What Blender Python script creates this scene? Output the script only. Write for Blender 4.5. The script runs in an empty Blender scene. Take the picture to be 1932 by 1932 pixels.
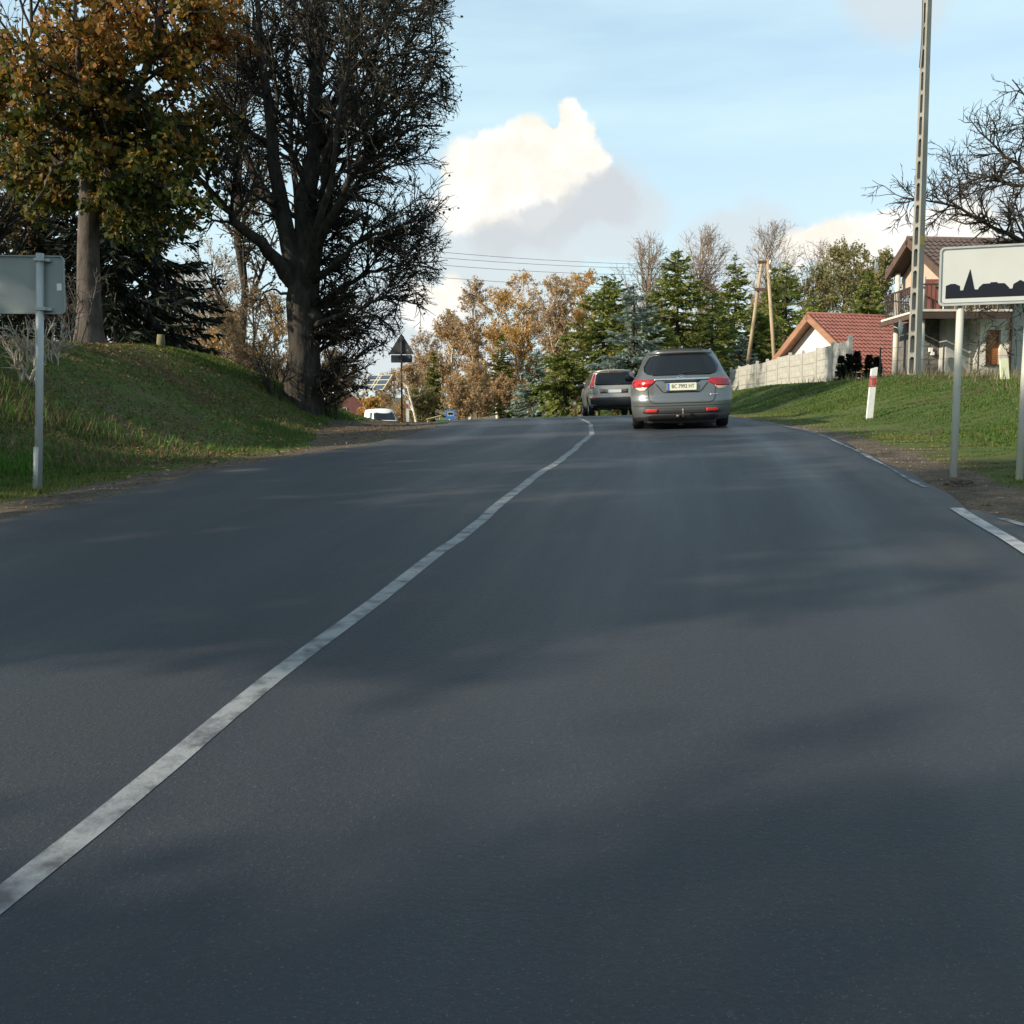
import bpy, math, random
import numpy as np
from mathutils import Vector, Matrix

# ------------------------------------------------------------------ camera, sky, sun, exposure
scene = bpy.context.scene
COL = scene.collection
random.seed(7)
EYE = 1.25
PITCH = math.radians(4.617)
cam_data = bpy.data.cameras.new("camera")
cam_data.sensor_width = 36.0
cam_data.lens = 36.0
cam_data.clip_start = 0.05
cam_data.clip_end = 6000.0
cam = bpy.data.objects.new("camera", cam_data)
COL.objects.link(cam)
cam.location = (0.0, 0.0, EYE)
cam.rotation_euler = (math.radians(90) - PITCH, 0.0, 0.0)
scene.camera = cam

SUN_EL = math.radians(24.0)
SUN_AZ = math.radians(-117.0)          # compass angle from +Y towards +X: the sun stands on the left, a little behind
TO_SUN = Vector((math.sin(SUN_AZ) * math.cos(SUN_EL), math.cos(SUN_AZ) * math.cos(SUN_EL), math.sin(SUN_EL)))
sun_data = bpy.data.lights.new("sun", 'SUN')
sun_data.energy = 4.7
sun_data.angle = math.radians(0.6)
sun_data.color = (1.0, 0.87, 0.70)
sun = bpy.data.objects.new("sun", sun_data)
COL.objects.link(sun)
sun.location = (-30, -10, 25)
sun.rotation_euler = TO_SUN.to_track_quat('Z', 'Y').to_euler()

vs = scene.view_settings
vs.view_transform = 'Standard'
vs.look = 'None'
vs.exposure = 0.55
vs.gamma = 1.0
vs.use_curve_mapping = False
scene.cycles.max_bounces = 5
scene.cycles.diffuse_bounces = 3
scene.cycles.glossy_bounces = 2
scene.cycles.transmission_bounces = 2
scene.cycles.transparent_max_bounces = 4
scene.cycles.use_denoising = True
scene.cycles.sample_clamp_indirect = 6.0

SPX, CPX = 1932.0, 966.0


def ray(u, v):
    a = (u - CPX) / SPX
    b = (CPX - v) / SPX
    c, s = math.cos(PITCH), math.sin(PITCH)
    return Vector((a, c + b * s, -s + b * c))


def P(u, v, Y):
    """the point of the place at depth Y that the photograph shows at (u, v) of 1932"""
    d = ray(u, v)
    return Vector((0, 0, EYE)) + d * (Y / d.y)


# ---- world: physical sky with thin high cloud and a few cumulus clouds
world = bpy.data.worlds.new("World")
scene.world = world
world.use_nodes = True
wt = world.node_tree
for n in list(wt.nodes):
    wt.nodes.remove(n)


def wn(kind, **kw):
    n = wt.nodes.new(kind)
    for k, val in kw.items():
        setattr(n, k, val)
    return n


def wmath(op, a, b=None, clamp=False, c=None):
    if isinstance(clamp, float):
        clamp, c = False, clamp
    n = wn('ShaderNodeMath', operation=op, use_clamp=bool(clamp))
    for i, val in enumerate((a, b, c)):
        if val is None:
            continue
        if isinstance(val, (int, float)):
            n.inputs[i].default_value = val
        else:
            wt.links.new(val, n.inputs[i])
    return n.outputs[0]


def wmix(fac, a, b):
    n = wn('ShaderNodeMix', data_type='RGBA')
    for key, val in ((0, fac), (6, a), (7, b)):
        if isinstance(val, (tuple, float, int)):
            n.inputs[key].default_value = val
        else:
            wt.links.new(val, n.inputs[key])
    return n.outputs[2]


def wramp(sock, lo, hi):
    n = wn('ShaderNodeMapRange', interpolation_type='SMOOTHSTEP')
    n.inputs[1].default_value = lo
    n.inputs[2].default_value = hi
    wt.links.new(sock, n.inputs[0])
    return n.outputs[0]


def build_world():
    out = wn('ShaderNodeOutputWorld')
    bg = wn('ShaderNodeBackground')
    bg.inputs[1].default_value = 0.15
    wt.links.new(bg.outputs[0], out.inputs[0])
    sky = wn('ShaderNodeTexSky', sky_type='NISHITA')
    sky.sun_disc = False
    sky.sun_elevation = SUN_EL
    sky.sun_rotation = SUN_AZ
    sky.altitude = 150
    sky.air_density = 1.0
    sky.dust_density = 1.4
    sky.ozone_density = 1.2
    tc = wn('ShaderNodeTexCoord')
    dirv = tc.outputs['Generated']

    def noise(scale, detail, rough, vec, sc=None, off=None):
        src = vec
        if sc is not None:
            m = wn('ShaderNodeMapping')
            m.inputs['Scale'].default_value = sc
            if off:
                m.inputs['Location'].default_value = off
            wt.links.new(vec, m.inputs[0])
            src = m.outputs[0]
        n = wn('ShaderNodeTexNoise')
        n.inputs['Scale'].default_value = scale
        n.inputs['Detail'].default_value = detail
        n.inputs['Roughness'].default_value = rough
        wt.links.new(src, n.inputs['Vector'])
        return n
    # thin stretched cirrus over the whole sky
    ci = noise(1.7, 6, 0.55, dirv, (1.0, 1.0, 6.5), (0.3, 0.1, 0.45))
    cim = wramp(ci.outputs[0], 0.40, 0.74)
    # a milky veil that thickens towards the horizon, all the way round
    sep = wn('ShaderNodeSeparateXYZ')
    wt.links.new(dirv, sep.inputs[0])
    hz = wramp(sep.outputs[2], 0.42, -0.02)
    veil = wmath('ADD', wmath('MULTIPLY', cim, 0.42), wmath('MULTIPLY_ADD', hz, 0.50, 0.44), True)
    col = wmix(veil, sky.outputs[0], (3.15, 4.25, 4.65, 1))
    col = wmix(wmath('MULTIPLY', wramp(sep.outputs[2], 0.30, -0.02), 0.6), col, (3.75, 4.2, 4.2, 1))
    # cumulus
    warp = noise(9.0, 7, 0.62, dirv)
    sub = wn('ShaderNodeVectorMath', operation='SUBTRACT')
    wt.links.new(warp.outputs['Color'], sub.inputs[0])
    sub.inputs[1].default_value = (0.5, 0.5, 0.5)
    sca = wn('ShaderNodeVectorMath', operation='SCALE')
    wt.links.new(sub.outputs[0], sca.inputs[0])
    sca.inputs[3].default_value = 0.075
    add = wn('ShaderNodeVectorMath', operation='ADD')
    wt.links.new(dirv, add.inputs[0])
    wt.links.new(sca.outputs[0], add.inputs[1])
    wdir = add.outputs[0]

    def blobs(lst, lo, hi):
        acc = None
        for (u, v, r) in lst:
            c = ray(u, v).normalized()
            d = wn('ShaderNodeVectorMath', operation='DISTANCE')
            wt.links.new(wdir, d.inputs[0])
            d.inputs[1].default_value = c
            q = wmath('DIVIDE', d.outputs[1], r / SPX)
            q = wmath('MULTIPLY', q, q)
            q = wmath('SUBTRACT', 1.0, q, True)
            acc = q if acc is None else wmath('ADD', acc, q)
        return wramp(acc, lo, hi)
    # soft grey-white cloud bases and low banks
    soft = blobs([(1010, 400, 150), (1120, 395, 120), (900, 400, 120), (1200, 430, 80), (900, 480, 120),
                  (1020, 500, 110), (790, 600, 120), (860, 640, 90), (1430, 470, 110), (1350, 470, 80), (1690, -20, 110),
                  (700, 660, 120), (1850, 430, 120)], 0.0, 0.9)
    col = wmix(wmath('MULTIPLY', soft, 0.62), col, (3.35, 3.45, 3.5, 1))
    white = blobs([(880, 300, 62), (935, 292, 60), (1000, 268, 46), (1005, 315, 70), (1086, 212, 30), (1089, 245, 40), (1085, 290, 56), (1050, 335, 80),
                   (930, 350, 84), (872, 375, 64), (1005, 370, 76), (1128, 320, 36), (862, 335, 44), (880, 415, 50),
                   (1560, 445, 52), (1620, 440, 62), (1680, 450, 66), (1500, 465, 44), (1740, 460, 70), (1800, 450, 70),
                   (800, 585, 58), (850, 560, 44),
                   (-500, 420, 160), (2700, 400, 170)], 0.05, 0.72)
    det = noise(16.0, 5, 0.6, dirv)
    bright = wmix(wramp(det.outputs[0], 0.35, 0.65), (4.55, 4.3, 3.75, 1), (5.0, 4.95, 4.75, 1))
    col = wmix(white, col, bright)
    grey = blobs([(1120, 390, 62), (1060, 425, 66), (985, 440, 62), (1160, 370, 50), (1190, 400, 44), (930, 455, 56), (1020, 395, 40)], 0.05, 1.15)
    col = wmix(wmath('MULTIPLY', grey, 0.8), col, (3.05, 3.2, 3.35, 1))
    wt.links.new(col, bg.inputs[0])


build_world()
world.cycles.sampling_method = 'MANUAL'
world.cycles.sample_map_resolution = 256

# ------------------------------------------------------------------ materials
MATS = {}


def nset(n, key, val):
    n.inputs[key].default_value = val


def material(name, c1, c2=None, rough=0.7, metal=0.0, scale=4.0, bump=0.0, bump_scale=None, spec=0.5, coat=0.0,
             stretch=(1, 1, 1), detail=5, lo=0.35, hi=0.65, island=0.0, emit=None, trans=0.0):
    if name in MATS:
        return MATS[name]
    m = bpy.data.materials.new(name)
    m.use_nodes = True
    nt = m.node_tree
    b = nt.nodes['Principled BSDF']
    nset(b, 'Roughness', rough)
    nset(b, 'Metallic', metal)
    nset(b, 'Specular IOR Level', spec)
    nset(b, 'Coat Weight', coat)
    nset(b, 'Coat Roughness', 0.06)
    tc = nt.nodes.new('ShaderNodeTexCoord')
    mp = nt.nodes.new('ShaderNodeMapping')
    mp.inputs['Scale'].default_value = stretch
    nt.links.new(tc.outputs['Object'], mp.inputs[0])
    col = None
    if c2 is not None:
        nz = nt.nodes.new('ShaderNodeTexNoise')
        nset(nz, 'Scale', scale)
        nset(nz, 'Detail', detail)
        nset(nz, 'Roughness', 0.6)
        nt.links.new(mp.outputs[0], nz.inputs['Vector'])
        mr = nt.nodes.new('ShaderNodeMapRange')
        nset(mr, 1, lo)
        nset(mr, 2, hi)
        nt.links.new(nz.outputs[0], mr.inputs[0])
        mx = nt.nodes.new('ShaderNodeMix')
        mx.data_type = 'RGBA'
        mx.inputs[6].default_value = (*c1, 1)
        mx.inputs[7].default_value = (*c2, 1)
        nt.links.new(mr.outputs[0], mx.inputs[0])
        col = mx.outputs[2]
    if island > 0:
        geo = nt.nodes.new('ShaderNodeNewGeometry')
        hsv = nt.nodes.new('ShaderNodeHueSaturation')
        mr2 = nt.nodes.new('ShaderNodeMapRange')
        nset(mr2, 3, 1 - island)
        nset(mr2, 4, 1 + island)
        nt.links.new(geo.outputs['Random Per Island'], mr2.inputs[0])
        nt.links.new(mr2.outputs[0], hsv.inputs['Value'])
        if col is None:
            hsv.inputs['Color'].default_value = (*c1, 1)
        else:
            nt.links.new(col, hsv.inputs['Color'])
        col = hsv.outputs[0]
    if col is None:
        b.inputs['Base Color'].default_value = (*c1, 1)
    else:
        nt.links.new(col, b.inputs['Base Color'])
    if bump > 0:
        n2 = nt.nodes.new('ShaderNodeTexNoise')
        nset(n2, 'Scale', bump_scale or scale * 4)
        nset(n2, 'Detail', 6)
        nt.links.new(mp.outputs[0], n2.inputs['Vector'])
        bp = nt.nodes.new('ShaderNodeBump')
        nset(bp, 'Strength', bump)
        nset(bp, 'Distance', 0.02)
        nt.links.new(n2.outputs[0], bp.inputs['Height'])
        nt.links.new(bp.outputs[0], b.inputs['Normal'])
    if trans > 0:
        tr = nt.nodes.new('ShaderNodeBsdfTranslucent')
        ms = nt.nodes.new('ShaderNodeMixShader')
        nset(ms, 0, trans)
        if col is None:
            tr.inputs[0].default_value = (*c1, 1)
        else:
            nt.links.new(col, tr.inputs[0])
        nt.links.new(b.outputs[0], ms.inputs[1])
        nt.links.new(tr.outputs[0], ms.inputs[2])
        nt.links.new(ms.outputs[0], nt.nodes['Material Output'].inputs[0])
    MATS[name] = m
    return m


def leaf_material(name, colors, trans=0.35, zgreen=None, rough=0.6):
    """a leaf material: every leaf takes one of the given colours; noise groups them into tufts"""
    if name in MATS:
        return MATS[name]
    m = bpy.data.materials.new(name)
    m.use_nodes = True
    nt = m.node_tree
    b = nt.nodes['Principled BSDF']
    nset(b, 'Roughness', rough)
    nset(b, 'Specular IOR Level', 0.25)
    geo = nt.nodes.new('ShaderNodeNewGeometry')
    tc = nt.nodes.new('ShaderNodeTexCoord')
    nz = nt.nodes.new('ShaderNodeTexNoise')
    nset(nz, 'Scale', 0.8)
    nset(nz, 'Detail', 3)
    nt.links.new(tc.outputs['Object'], nz.inputs['Vector'])
    m1 = nt.nodes.new('ShaderNodeMath')
    m1.operation = 'MULTIPLY_ADD'
    nt.links.new(nz.outputs[0], m1.inputs[0])
    m1.inputs[1].default_value = 1.5
    m1.inputs[2].default_value = -0.5
    m2 = nt.nodes.new('ShaderNodeMath')
    m2.operation = 'MULTIPLY_ADD'
    nt.links.new(geo.outputs['Random Per Island'], m2.inputs[0])
    m2.inputs[1].default_value = 0.6
    nt.links.new(m1.outputs[0], m2.inputs[2])
    fac = m2.outputs[0]
    if zgreen is not None:
        sp = nt.nodes.new('ShaderNodeSeparateXYZ')
        nt.links.new(tc.outputs['Object'], sp.inputs[0])
        mr = nt.nodes.new('ShaderNodeMapRange')
        nset(mr, 1, zgreen[0])
        nset(mr, 2, zgreen[1])
        nset(mr, 3, zgreen[2])
        nset(mr, 4, 0.0)
        nt.links.new(sp.outputs[2], mr.inputs[0])
        m3 = nt.nodes.new('ShaderNodeMath')
        m3.operation = 'SUBTRACT'
        nt.links.new(fac, m3.inputs[0])
        nt.links.new(mr.outputs[0], m3.inputs[1])
        fac = m3.outputs[0]
    cr = nt.nodes.new('ShaderNodeValToRGB')
    el = cr.color_ramp.elements
    k = len(colors)
    el[0].position, el[0].color = 0.0, (*colors[0], 1)
    el[1].position, el[1].color = 1.0, (*colors[-1], 1)
    for i in range(1, k - 1):
        e = el.new(i / (k - 1))
        e.color = (*colors[i], 1)
    nt.links.new(fac, cr.inputs[0])
    nt.links.new(cr.outputs[0], b.inputs['Base Color'])
    tr = nt.nodes.new('ShaderNodeBsdfTranslucent')
    nt.links.new(cr.outputs[0], tr.inputs[0])
    ms = nt.nodes.new('ShaderNodeMixShader')
    nset(ms, 0, trans)
    nt.links.new(b.outputs[0], ms.inputs[1])
    nt.links.new(tr.outputs[0], ms.inputs[2])
    nt.links.new(ms.outputs[0], nt.nodes['Material Output'].inputs[0])
    MATS[name] = m
    return m


# ------------------------------------------------------------------ object helpers
def tag(o, label=None, cat=None, group=None, kind=None):
    if label:
        o["label"] = label
    if cat:
        o["category"] = cat
    if group:
        o["group"] = group
    if kind:
        o["kind"] = kind
    return o


def link(name, me, mat=None, parent=None, loc=(0, 0, 0), rot=(0, 0, 0)):
    o = bpy.data.objects.new(name, me)
    COL.objects.link(o)
    if mat is not None and len(me.materials) == 0:
        me.materials.append(mat)
    o.parent = parent
    o.location = loc
    o.rotation_euler = rot
    return o


def thing(name, label, cat, loc=(0, 0, 0), rotz=0.0, group=None):
    o = bpy.data.objects.new(name, None)
    o.empty_display_size = 0.3
    COL.objects.link(o)
    o.location = loc
    o.rotation_euler = (0, 0, rotz)
    return tag(o, label, cat, group)


def copy_tree(o, parent=None):
    c = o.copy()
    COL.objects.link(c)
    c.parent = parent
    for ch in list(o.children):
        copy_tree(ch, c)
    return c


def np_mesh(name, verts, faces, smooth=False):
    """verts (N,3); faces: list of integer arrays, each (M,3) or (M,4)"""
    me = bpy.data.meshes.new(name)
    verts = np.asarray(verts, dtype=np.float32)
    me.vertices.add(len(verts))
    me.vertices.foreach_set('co', verts.ravel())
    faces = [np.asarray(f, dtype=np.int32) for f in faces if len(f)]
    nl = sum(f.size for f in faces)
    npol = sum(len(f) for f in faces)
    me.loops.add(nl)
    me.loops.foreach_set('vertex_index', np.concatenate([f.ravel() for f in faces]))
    tot = np.concatenate([np.full(len(f), f.shape[1], dtype=np.int32) for f in faces])
    start = np.concatenate([[0], np.cumsum(tot)[:-1]]).astype(np.int32)
    me.polygons.add(npol)
    me.polygons.foreach_set('loop_start', start)
    me.polygons.foreach_set('use_smooth', np.full(npol, bool(smooth)))
    me.update(calc_edges=True)
    me.validate()
    return me


class MB:
    """collects boxes, prisms, tubes and lathes into one mesh"""

    def __init__(self):
        self.v, self.f = [], []

    def add(self, verts, faces):
        k = len(self.v)
        self.v += [tuple(p) for p in verts]
        self.f += [tuple(i + k for i in f) for f in faces]
        return self

    def box(self, x0, x1, y0, y1, z0, z1, M=None):
        vs_ = [Vector((x, y, z)) for z in (z0, z1) for y in (y0, y1) for x in (x0, x1)]
        if M is not None:
            vs_ = [M @ p for p in vs_]
        return self.add(vs_, [(0, 2, 3, 1), (4, 5, 7, 6), (0, 1, 5, 4), (1, 3, 7, 5), (3, 2, 6, 7), (2, 0, 4, 6)])

    def prism(self, poly, y0, y1, M=None):
        """polygon in xz (counter-clockwise seen from -y) extruded along y"""
        n = len(poly)
        vs_ = [Vector((x, y0, z)) for x, z in poly] + [Vector((x, y1, z)) for x, z in poly]
        if M is not None:
            vs_ = [M @ p for p in vs_]
        fs = [tuple(range(n)), tuple(range(2 * n - 1, n - 1, -1))]
        fs += [((i + 1) % n, i, i + n, (i + 1) % n + n) for i in range(n)]
        return self.add(vs_, fs)

    def tube(self, pts, r, k=8, cap=True):
        pts = [Vector(p) for p in pts]
        n = len(pts)
        rs = r if isinstance(r, (list, tuple)) else [r] * n
        vs_ = []
        for i, p in enumerate(pts):
            t = (pts[min(i + 1, n - 1)] - pts[max(i - 1, 0)]).normalized()
            a = t.cross(Vector((0, 0, 1)) if abs(t.z) < 0.9 else Vector((1, 0, 0))).normalized()
            b = t.cross(a)
            vs_ += [p + (a * math.cos(2 * math.pi * j / k) + b * math.sin(2 * math.pi * j / k)) * rs[i] for j in range(k)]
        fs = [(i * k + j, i * k + (j + 1) % k, (i + 1) * k + (j + 1) % k, (i + 1) * k + j) for i in range(n - 1) for j in range(k)]
        if cap:
            fs += [tuple(range(k - 1, -1, -1)), tuple(range((n - 1) * k, n * k))]
        return self.add(vs_, fs)

    def lathe_x(self, prof, k=28, c=(0, 0, 0)):
        """profile of (x, r) turned about the x axis"""
        n = len(prof)
        vs_ = [(c[0] + x, c[1] + r * math.cos(2 * math.pi * j / k), c[2] + r * math.sin(2 * math.pi * j / k)) for x, r in prof for j in range(k)]
        fs = [(i * k + j, i * k + (j + 1) % k, (i + 1) * k + (j + 1) % k, (i + 1) * k + j) for i in range(n - 1) for j in range(k)]
        return self.add(vs_, fs)

    def mesh(self, name, smooth=False):
        me = bpy.data.meshes.new(name)
        me.from_pydata(self.v, [], self.f)
        if smooth:
            me.polygons.foreach_set('use_smooth', np.full(len(me.polygons), True))
        me.validate()
        me.update()
        return me

    def build(self, name, mat, parent=None, loc=(0, 0, 0), rot=(0, 0, 0), smooth=False):
        return link(name, self.mesh(name, smooth), mat, parent, loc, rot)


def round_rect(x0, x1, z0, z1, r, n=5):
    pts = []
    for cx, cz, a0 in ((x1 - r, z0 + r, -90), (x1 - r, z1 - r, 0), (x0 + r, z1 - r, 90), (x0 + r, z0 + r, 180)):
        for i in range(n + 1):
            a = math.radians(a0 + 90 * i / n)
            pts.append((cx + r * math.cos(a), cz + r * math.sin(a)))
    return pts


def ss(a, b, x):
    t = np.clip((np.asarray(x, dtype=float) - a) / (b - a), 0, 1)
    return t * t * (3 - 2 * t)


# ------------------------------------------------------------------ road line and terrain
HALF = 3.55
_cy = np.array([-30, -8, 0, 8.4, 14, 18.6, 25, 30, 37, 45, 52, 62, 72, 82, 95, 110, 130, 160, 200], float)
_cx = np.array([-7.1, -3.07, -1.59, -0.03, 0.93, 1.50, 1.85, 1.85, 1.45, 0.35, -1.0, -3.6, -7.0, -11.4, -18.0, -27, -40, -62, -92], float)
_zy = np.array([-30, -8, 0, 9, 14, 18.6, 25, 30, 37, 45, 55, 65, 75, 90, 110, 140, 200], float)
_zz = np.array([-2.5, -0.66, 0, 0.74, 1.02, 1.20, 1.46, 1.60, 1.70, 1.66, 1.42, 1.10, 0.76, 0.1, -0.9, -2.0, -2.6], float)
RY = np.arange(-25, 190, 0.4)


def smooth_interp(y, ky, kz, w=3.0):
    acc = 0
    for o, g in ((-1, .06), (-.66, .16), (-.33, .18), (0, .2), (.33, .18), (.66, .16), (1, .06)):
        acc = acc + g * np.interp(y + o * w, ky, kz)
    return acc


RX = smooth_interp(RY, _cy, _cx, 4.0)
RZ = smooth_interp(RY, _zy, _zz, 3.0)
RB = 0.028 * ss(9, 18, RY) * (1 - ss(75, 95, RY))
_tx, _ty = np.gradient(RX), np.gradient(RY)
_tl = np.hypot(_tx, _ty)
RTX, RTY = _tx / _tl, _ty / _tl


def lateral(x, y):
    x = np.asarray(x, float).ravel()
    y = np.asarray(y, float).ravel()
    d = np.empty_like(x)
    kk = np.empty(len(x), int)
    for i in range(0, len(x), 20000):
        xs, ys = x[i:i + 20000, None], y[i:i + 20000, None]
        k = np.argmin((xs - RX) ** 2 + (ys - RY) ** 2, axis=1)
        dx, dy = xs[:, 0] - RX[k], ys[:, 0] - RY[k]
        d[i:i + 20000] = dx * RTY[k] - dy * RTX[k]
        kk[i:i + 20000] = k
    return d, kk


def bumps(x, y):
    return (np.sin(x * 1.9 + 1.3 * np.sin(y * 0.9)) * np.sin(y * 1.6 + 0.7 * np.sin(x * 1.1)) * 0.55
            + np.sin(x * 4.3 + y * 2.1) * np.sin(y * 3.7 - x * 1.2) * 0.3 + np.sin(x * 0.7 - y * 0.45) * 0.5)


def H(x, y, full=False):
    x = np.asarray(x, float)
    y = np.asarray(y, float)
    shp = x.shape
    x, y = x.ravel(), y.ravel()
    d, k = lateral(x, y)
    yy = RY[k]
    zr = RZ[k] + np.clip(d, -4.5, 4.5) * RB[k]
    e = np.abs(d) - HALF
    left = d < 0
    AL = np.interp(yy, [-30, 0, 8, 15, 24, 27.5, 30.5, 33, 36, 45, 70, 100], [1.2, 1.4, 1.6, 1.8, 1.95, 1.9, 1.6, 1.1, 0.4, -0.5, -1.0, -1.0])
    AR = np.interp(yy, [-30, 0, 10, 20, 29, 37, 45, 56, 75, 95, 120], [0.6, 0.65, 0.68, 0.72, 1.05, 1.12, 1.12, 1.42, 1.0, 0.5, 0.0])
    e0 = np.where(left, np.interp(yy, [10, 18, 26, 30], [1.7, 2.1, 2.2, 1.6]), 0.9)
    e1 = np.where(left, 7.0, 5.6)
    z = zr - 0.03 + np.where(left, AL, AR) * ss(0, 1, (e - e0) / (e1 - e0))
    z += np.where(e > 0.8, bumps(x, y) * 0.05 * ss(0.8, 2.5, e), 0)
    z = np.where(left, z - 0.03 * ss(0.3, 1.0, e), z)
    z = np.where(e < 0, zr - 0.14 + 0.10 * ss(-0.35, -0.02, e), z)
    far = ss(105, 180, y)
    zf = -2.2 + 40 * ss(230, 900, y) * (0.65 + 0.35 * np.sin(x / 260.0 + 0.6)) + 10 * ss(60, 400, np.abs(x + 20)) * ss(60, 200, y)
    z = z * (1 - far) + zf * far
    if full:
        shoulder = np.where(left, np.interp(yy, [0, 12, 17, 22, 27, 32, 60], [0.85, 0.95, 1.2, 2.6, 3.0, 2.0, 1.2]), np.interp(yy, [4, 8, 12, 20, 40], [1.15, 0.9, 0.62, 0.35, 0.3]))
        dirt = 1 - ss(-0.28, 0.28, e - shoulder)
        dirt = np.maximum(dirt, np.where(left, 0.44 * np.exp(-(((x + 6.3) / 2.0) ** 2 + ((y - 17.5) / 3.4) ** 2) ** 2), 0))
        dirt = np.where(y > 105, 0, dirt)
        return z.reshape(shp), dirt.reshape(shp), e.reshape(shp), left.reshape(shp)
    return z.reshape(shp)


def Hs(x, y):
    return float(H(np.array([x]), np.array([y]))[0])


def axis(spec):
    out = []
    for a, b, st in spec:
        out.append(np.arange(a, b, st))
    return np.concatenate(out)


def ground_material():
    m = bpy.data.materials.new("ground_soil_and_turf")
    m.use_nodes = True
    nt = m.node_tree
    b = nt.nodes['Principled BSDF']
    nset(b, 'Roughness', 0.95)
    nset(b, 'Specular IOR Level', 0.15)
    tc = nt.nodes.new('ShaderNodeTexCoord')

    def noise(scale, detail=6, rough=0.6):
        n = nt.nodes.new('ShaderNodeTexNoise')
        nset(n, 'Scale', scale)
        nset(n, 'Detail', detail)
        nset(n, 'Roughness', rough)
        nt.links.new(tc.outputs['Object'], n.inputs['Vector'])
        return n.outputs[0]

    def rng(s, lo, hi):
        n = nt.nodes.new('ShaderNodeMapRange')
        nset(n, 1, lo)
        nset(n, 2, hi)
        nt.links.new(s, n.inputs[0])
        return n.outputs[0]

    def mix(f, a, c):
        n = nt.nodes.new('ShaderNodeMix')
        n.data_type = 'RGBA'
        if isinstance(f, float):
            n.inputs[0].default_value = f
        else:
            nt.links.new(f, n.inputs[0])
        for key, val in ((6, a), (7, c)):
            if isinstance(val, tuple):
                n.inputs[key].default_value = (*val, 1)
            else:
                nt.links.new(val, n.inputs[key])
        return n.outputs[2]
    turf = mix(rng(noise(0.9), 0.35, 0.65), (0.030, 0.062, 0.010), (0.075, 0.105, 0.022))
    turf = mix(rng(noise(7.0), 0.45, 0.75), turf, (0.11, 0.115, 0.035))
    turf = mix(rng(noise(0.45, 4), 0.56, 0.66), turf, (0.070, 0.055, 0.028))
    soil = mix(rng(noise(5.0), 0.3, 0.7), (0.050, 0.038, 0.026), (0.120, 0.092, 0.064))
    soil = mix(rng(noise(38.0, 3), 0.58, 0.72), soil, (0.24, 0.21, 0.17))
    at = nt.nodes.new('ShaderNodeAttribute')
    at.attribute_name = 'dirt'
    ad = nt.nodes.new('ShaderNodeMath')
    ad.operation = 'ADD'
    nt.links.new(at.outputs['Fac'], ad.inputs[0])
    nn = nt.nodes.new('ShaderNodeMath')
    nn.operation = 'MULTIPLY_ADD'
    nt.links.new(noise(3.2), nn.inputs[0])
    nn.inputs[1].default_value = 1.1
    nn.inputs[2].default_value = -0.55
    nt.links.new(nn.outputs[0], ad.inputs[1])
    col = mix(rng(ad.outputs[0], 0.38, 0.62), turf, soil)
    fa = nt.nodes.new('ShaderNodeAttribute')
    fa.attribute_name = 'far'
    wood = mix(rng(noise(0.05), 0.35, 0.65), (0.075, 0.070, 0.045), (0.15, 0.115, 0.075))
    col = mix(fa.outputs['Fac'], col, wood)
    nt.links.new(col, b.inputs['Base Color'])
    bp = nt.nodes.new('ShaderNodeBump')
    nset(bp, 'Strength', 0.6)
    nset(bp, 'Distance', 0.03)
    nt.links.new(noise(26.0, 8, 0.7), bp.inputs['Height'])
    nt.links.new(bp.outputs[0], b.inputs['Normal'])
    return m


def build_ground():
    xs = axis([(-3000, -600, 300), (-600, -120, 60), (-120, -40, 8), (-40, -18, 1.5), (-18, 18, 0.3), (18, 40, 1.2), (40, 120, 8), (120, 600, 60), (600, 3001, 300)])
    ys = axis([(-400, -40, 60), (-40, -4, 3), (-4, 42, 0.3), (42, 100, 0.8), (100, 200, 5), (200, 1000, 50), (1000, 3601, 400)])
    X, Y = np.meshgrid(xs, ys)
    Z, dirt, e, left = H(X, Y, True)
    nx, ny = len(xs), len(ys)
    v = np.stack([X.ravel(), Y.ravel(), Z.ravel()], 1)
    i = (np.arange(ny - 1)[:, None] * nx + np.arange(nx - 1)[None, :]).ravel()
    f = np.stack([i, i + 1, i + nx + 1, i + nx], 1)
    me = np_mesh("ground", v, [f], True)
    for nm, arr in (('dirt', dirt), ('far', ss(120, 260, Y))):
        a = me.attributes.new(nm, 'FLOAT', 'POINT')
        a.data.foreach_set('value', arr.ravel().astype(np.float32))
    tag(link("ground", me, ground_material()), kind="structure")


def road_z(d, k):
    return RZ[k] + d * RB[k]


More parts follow.
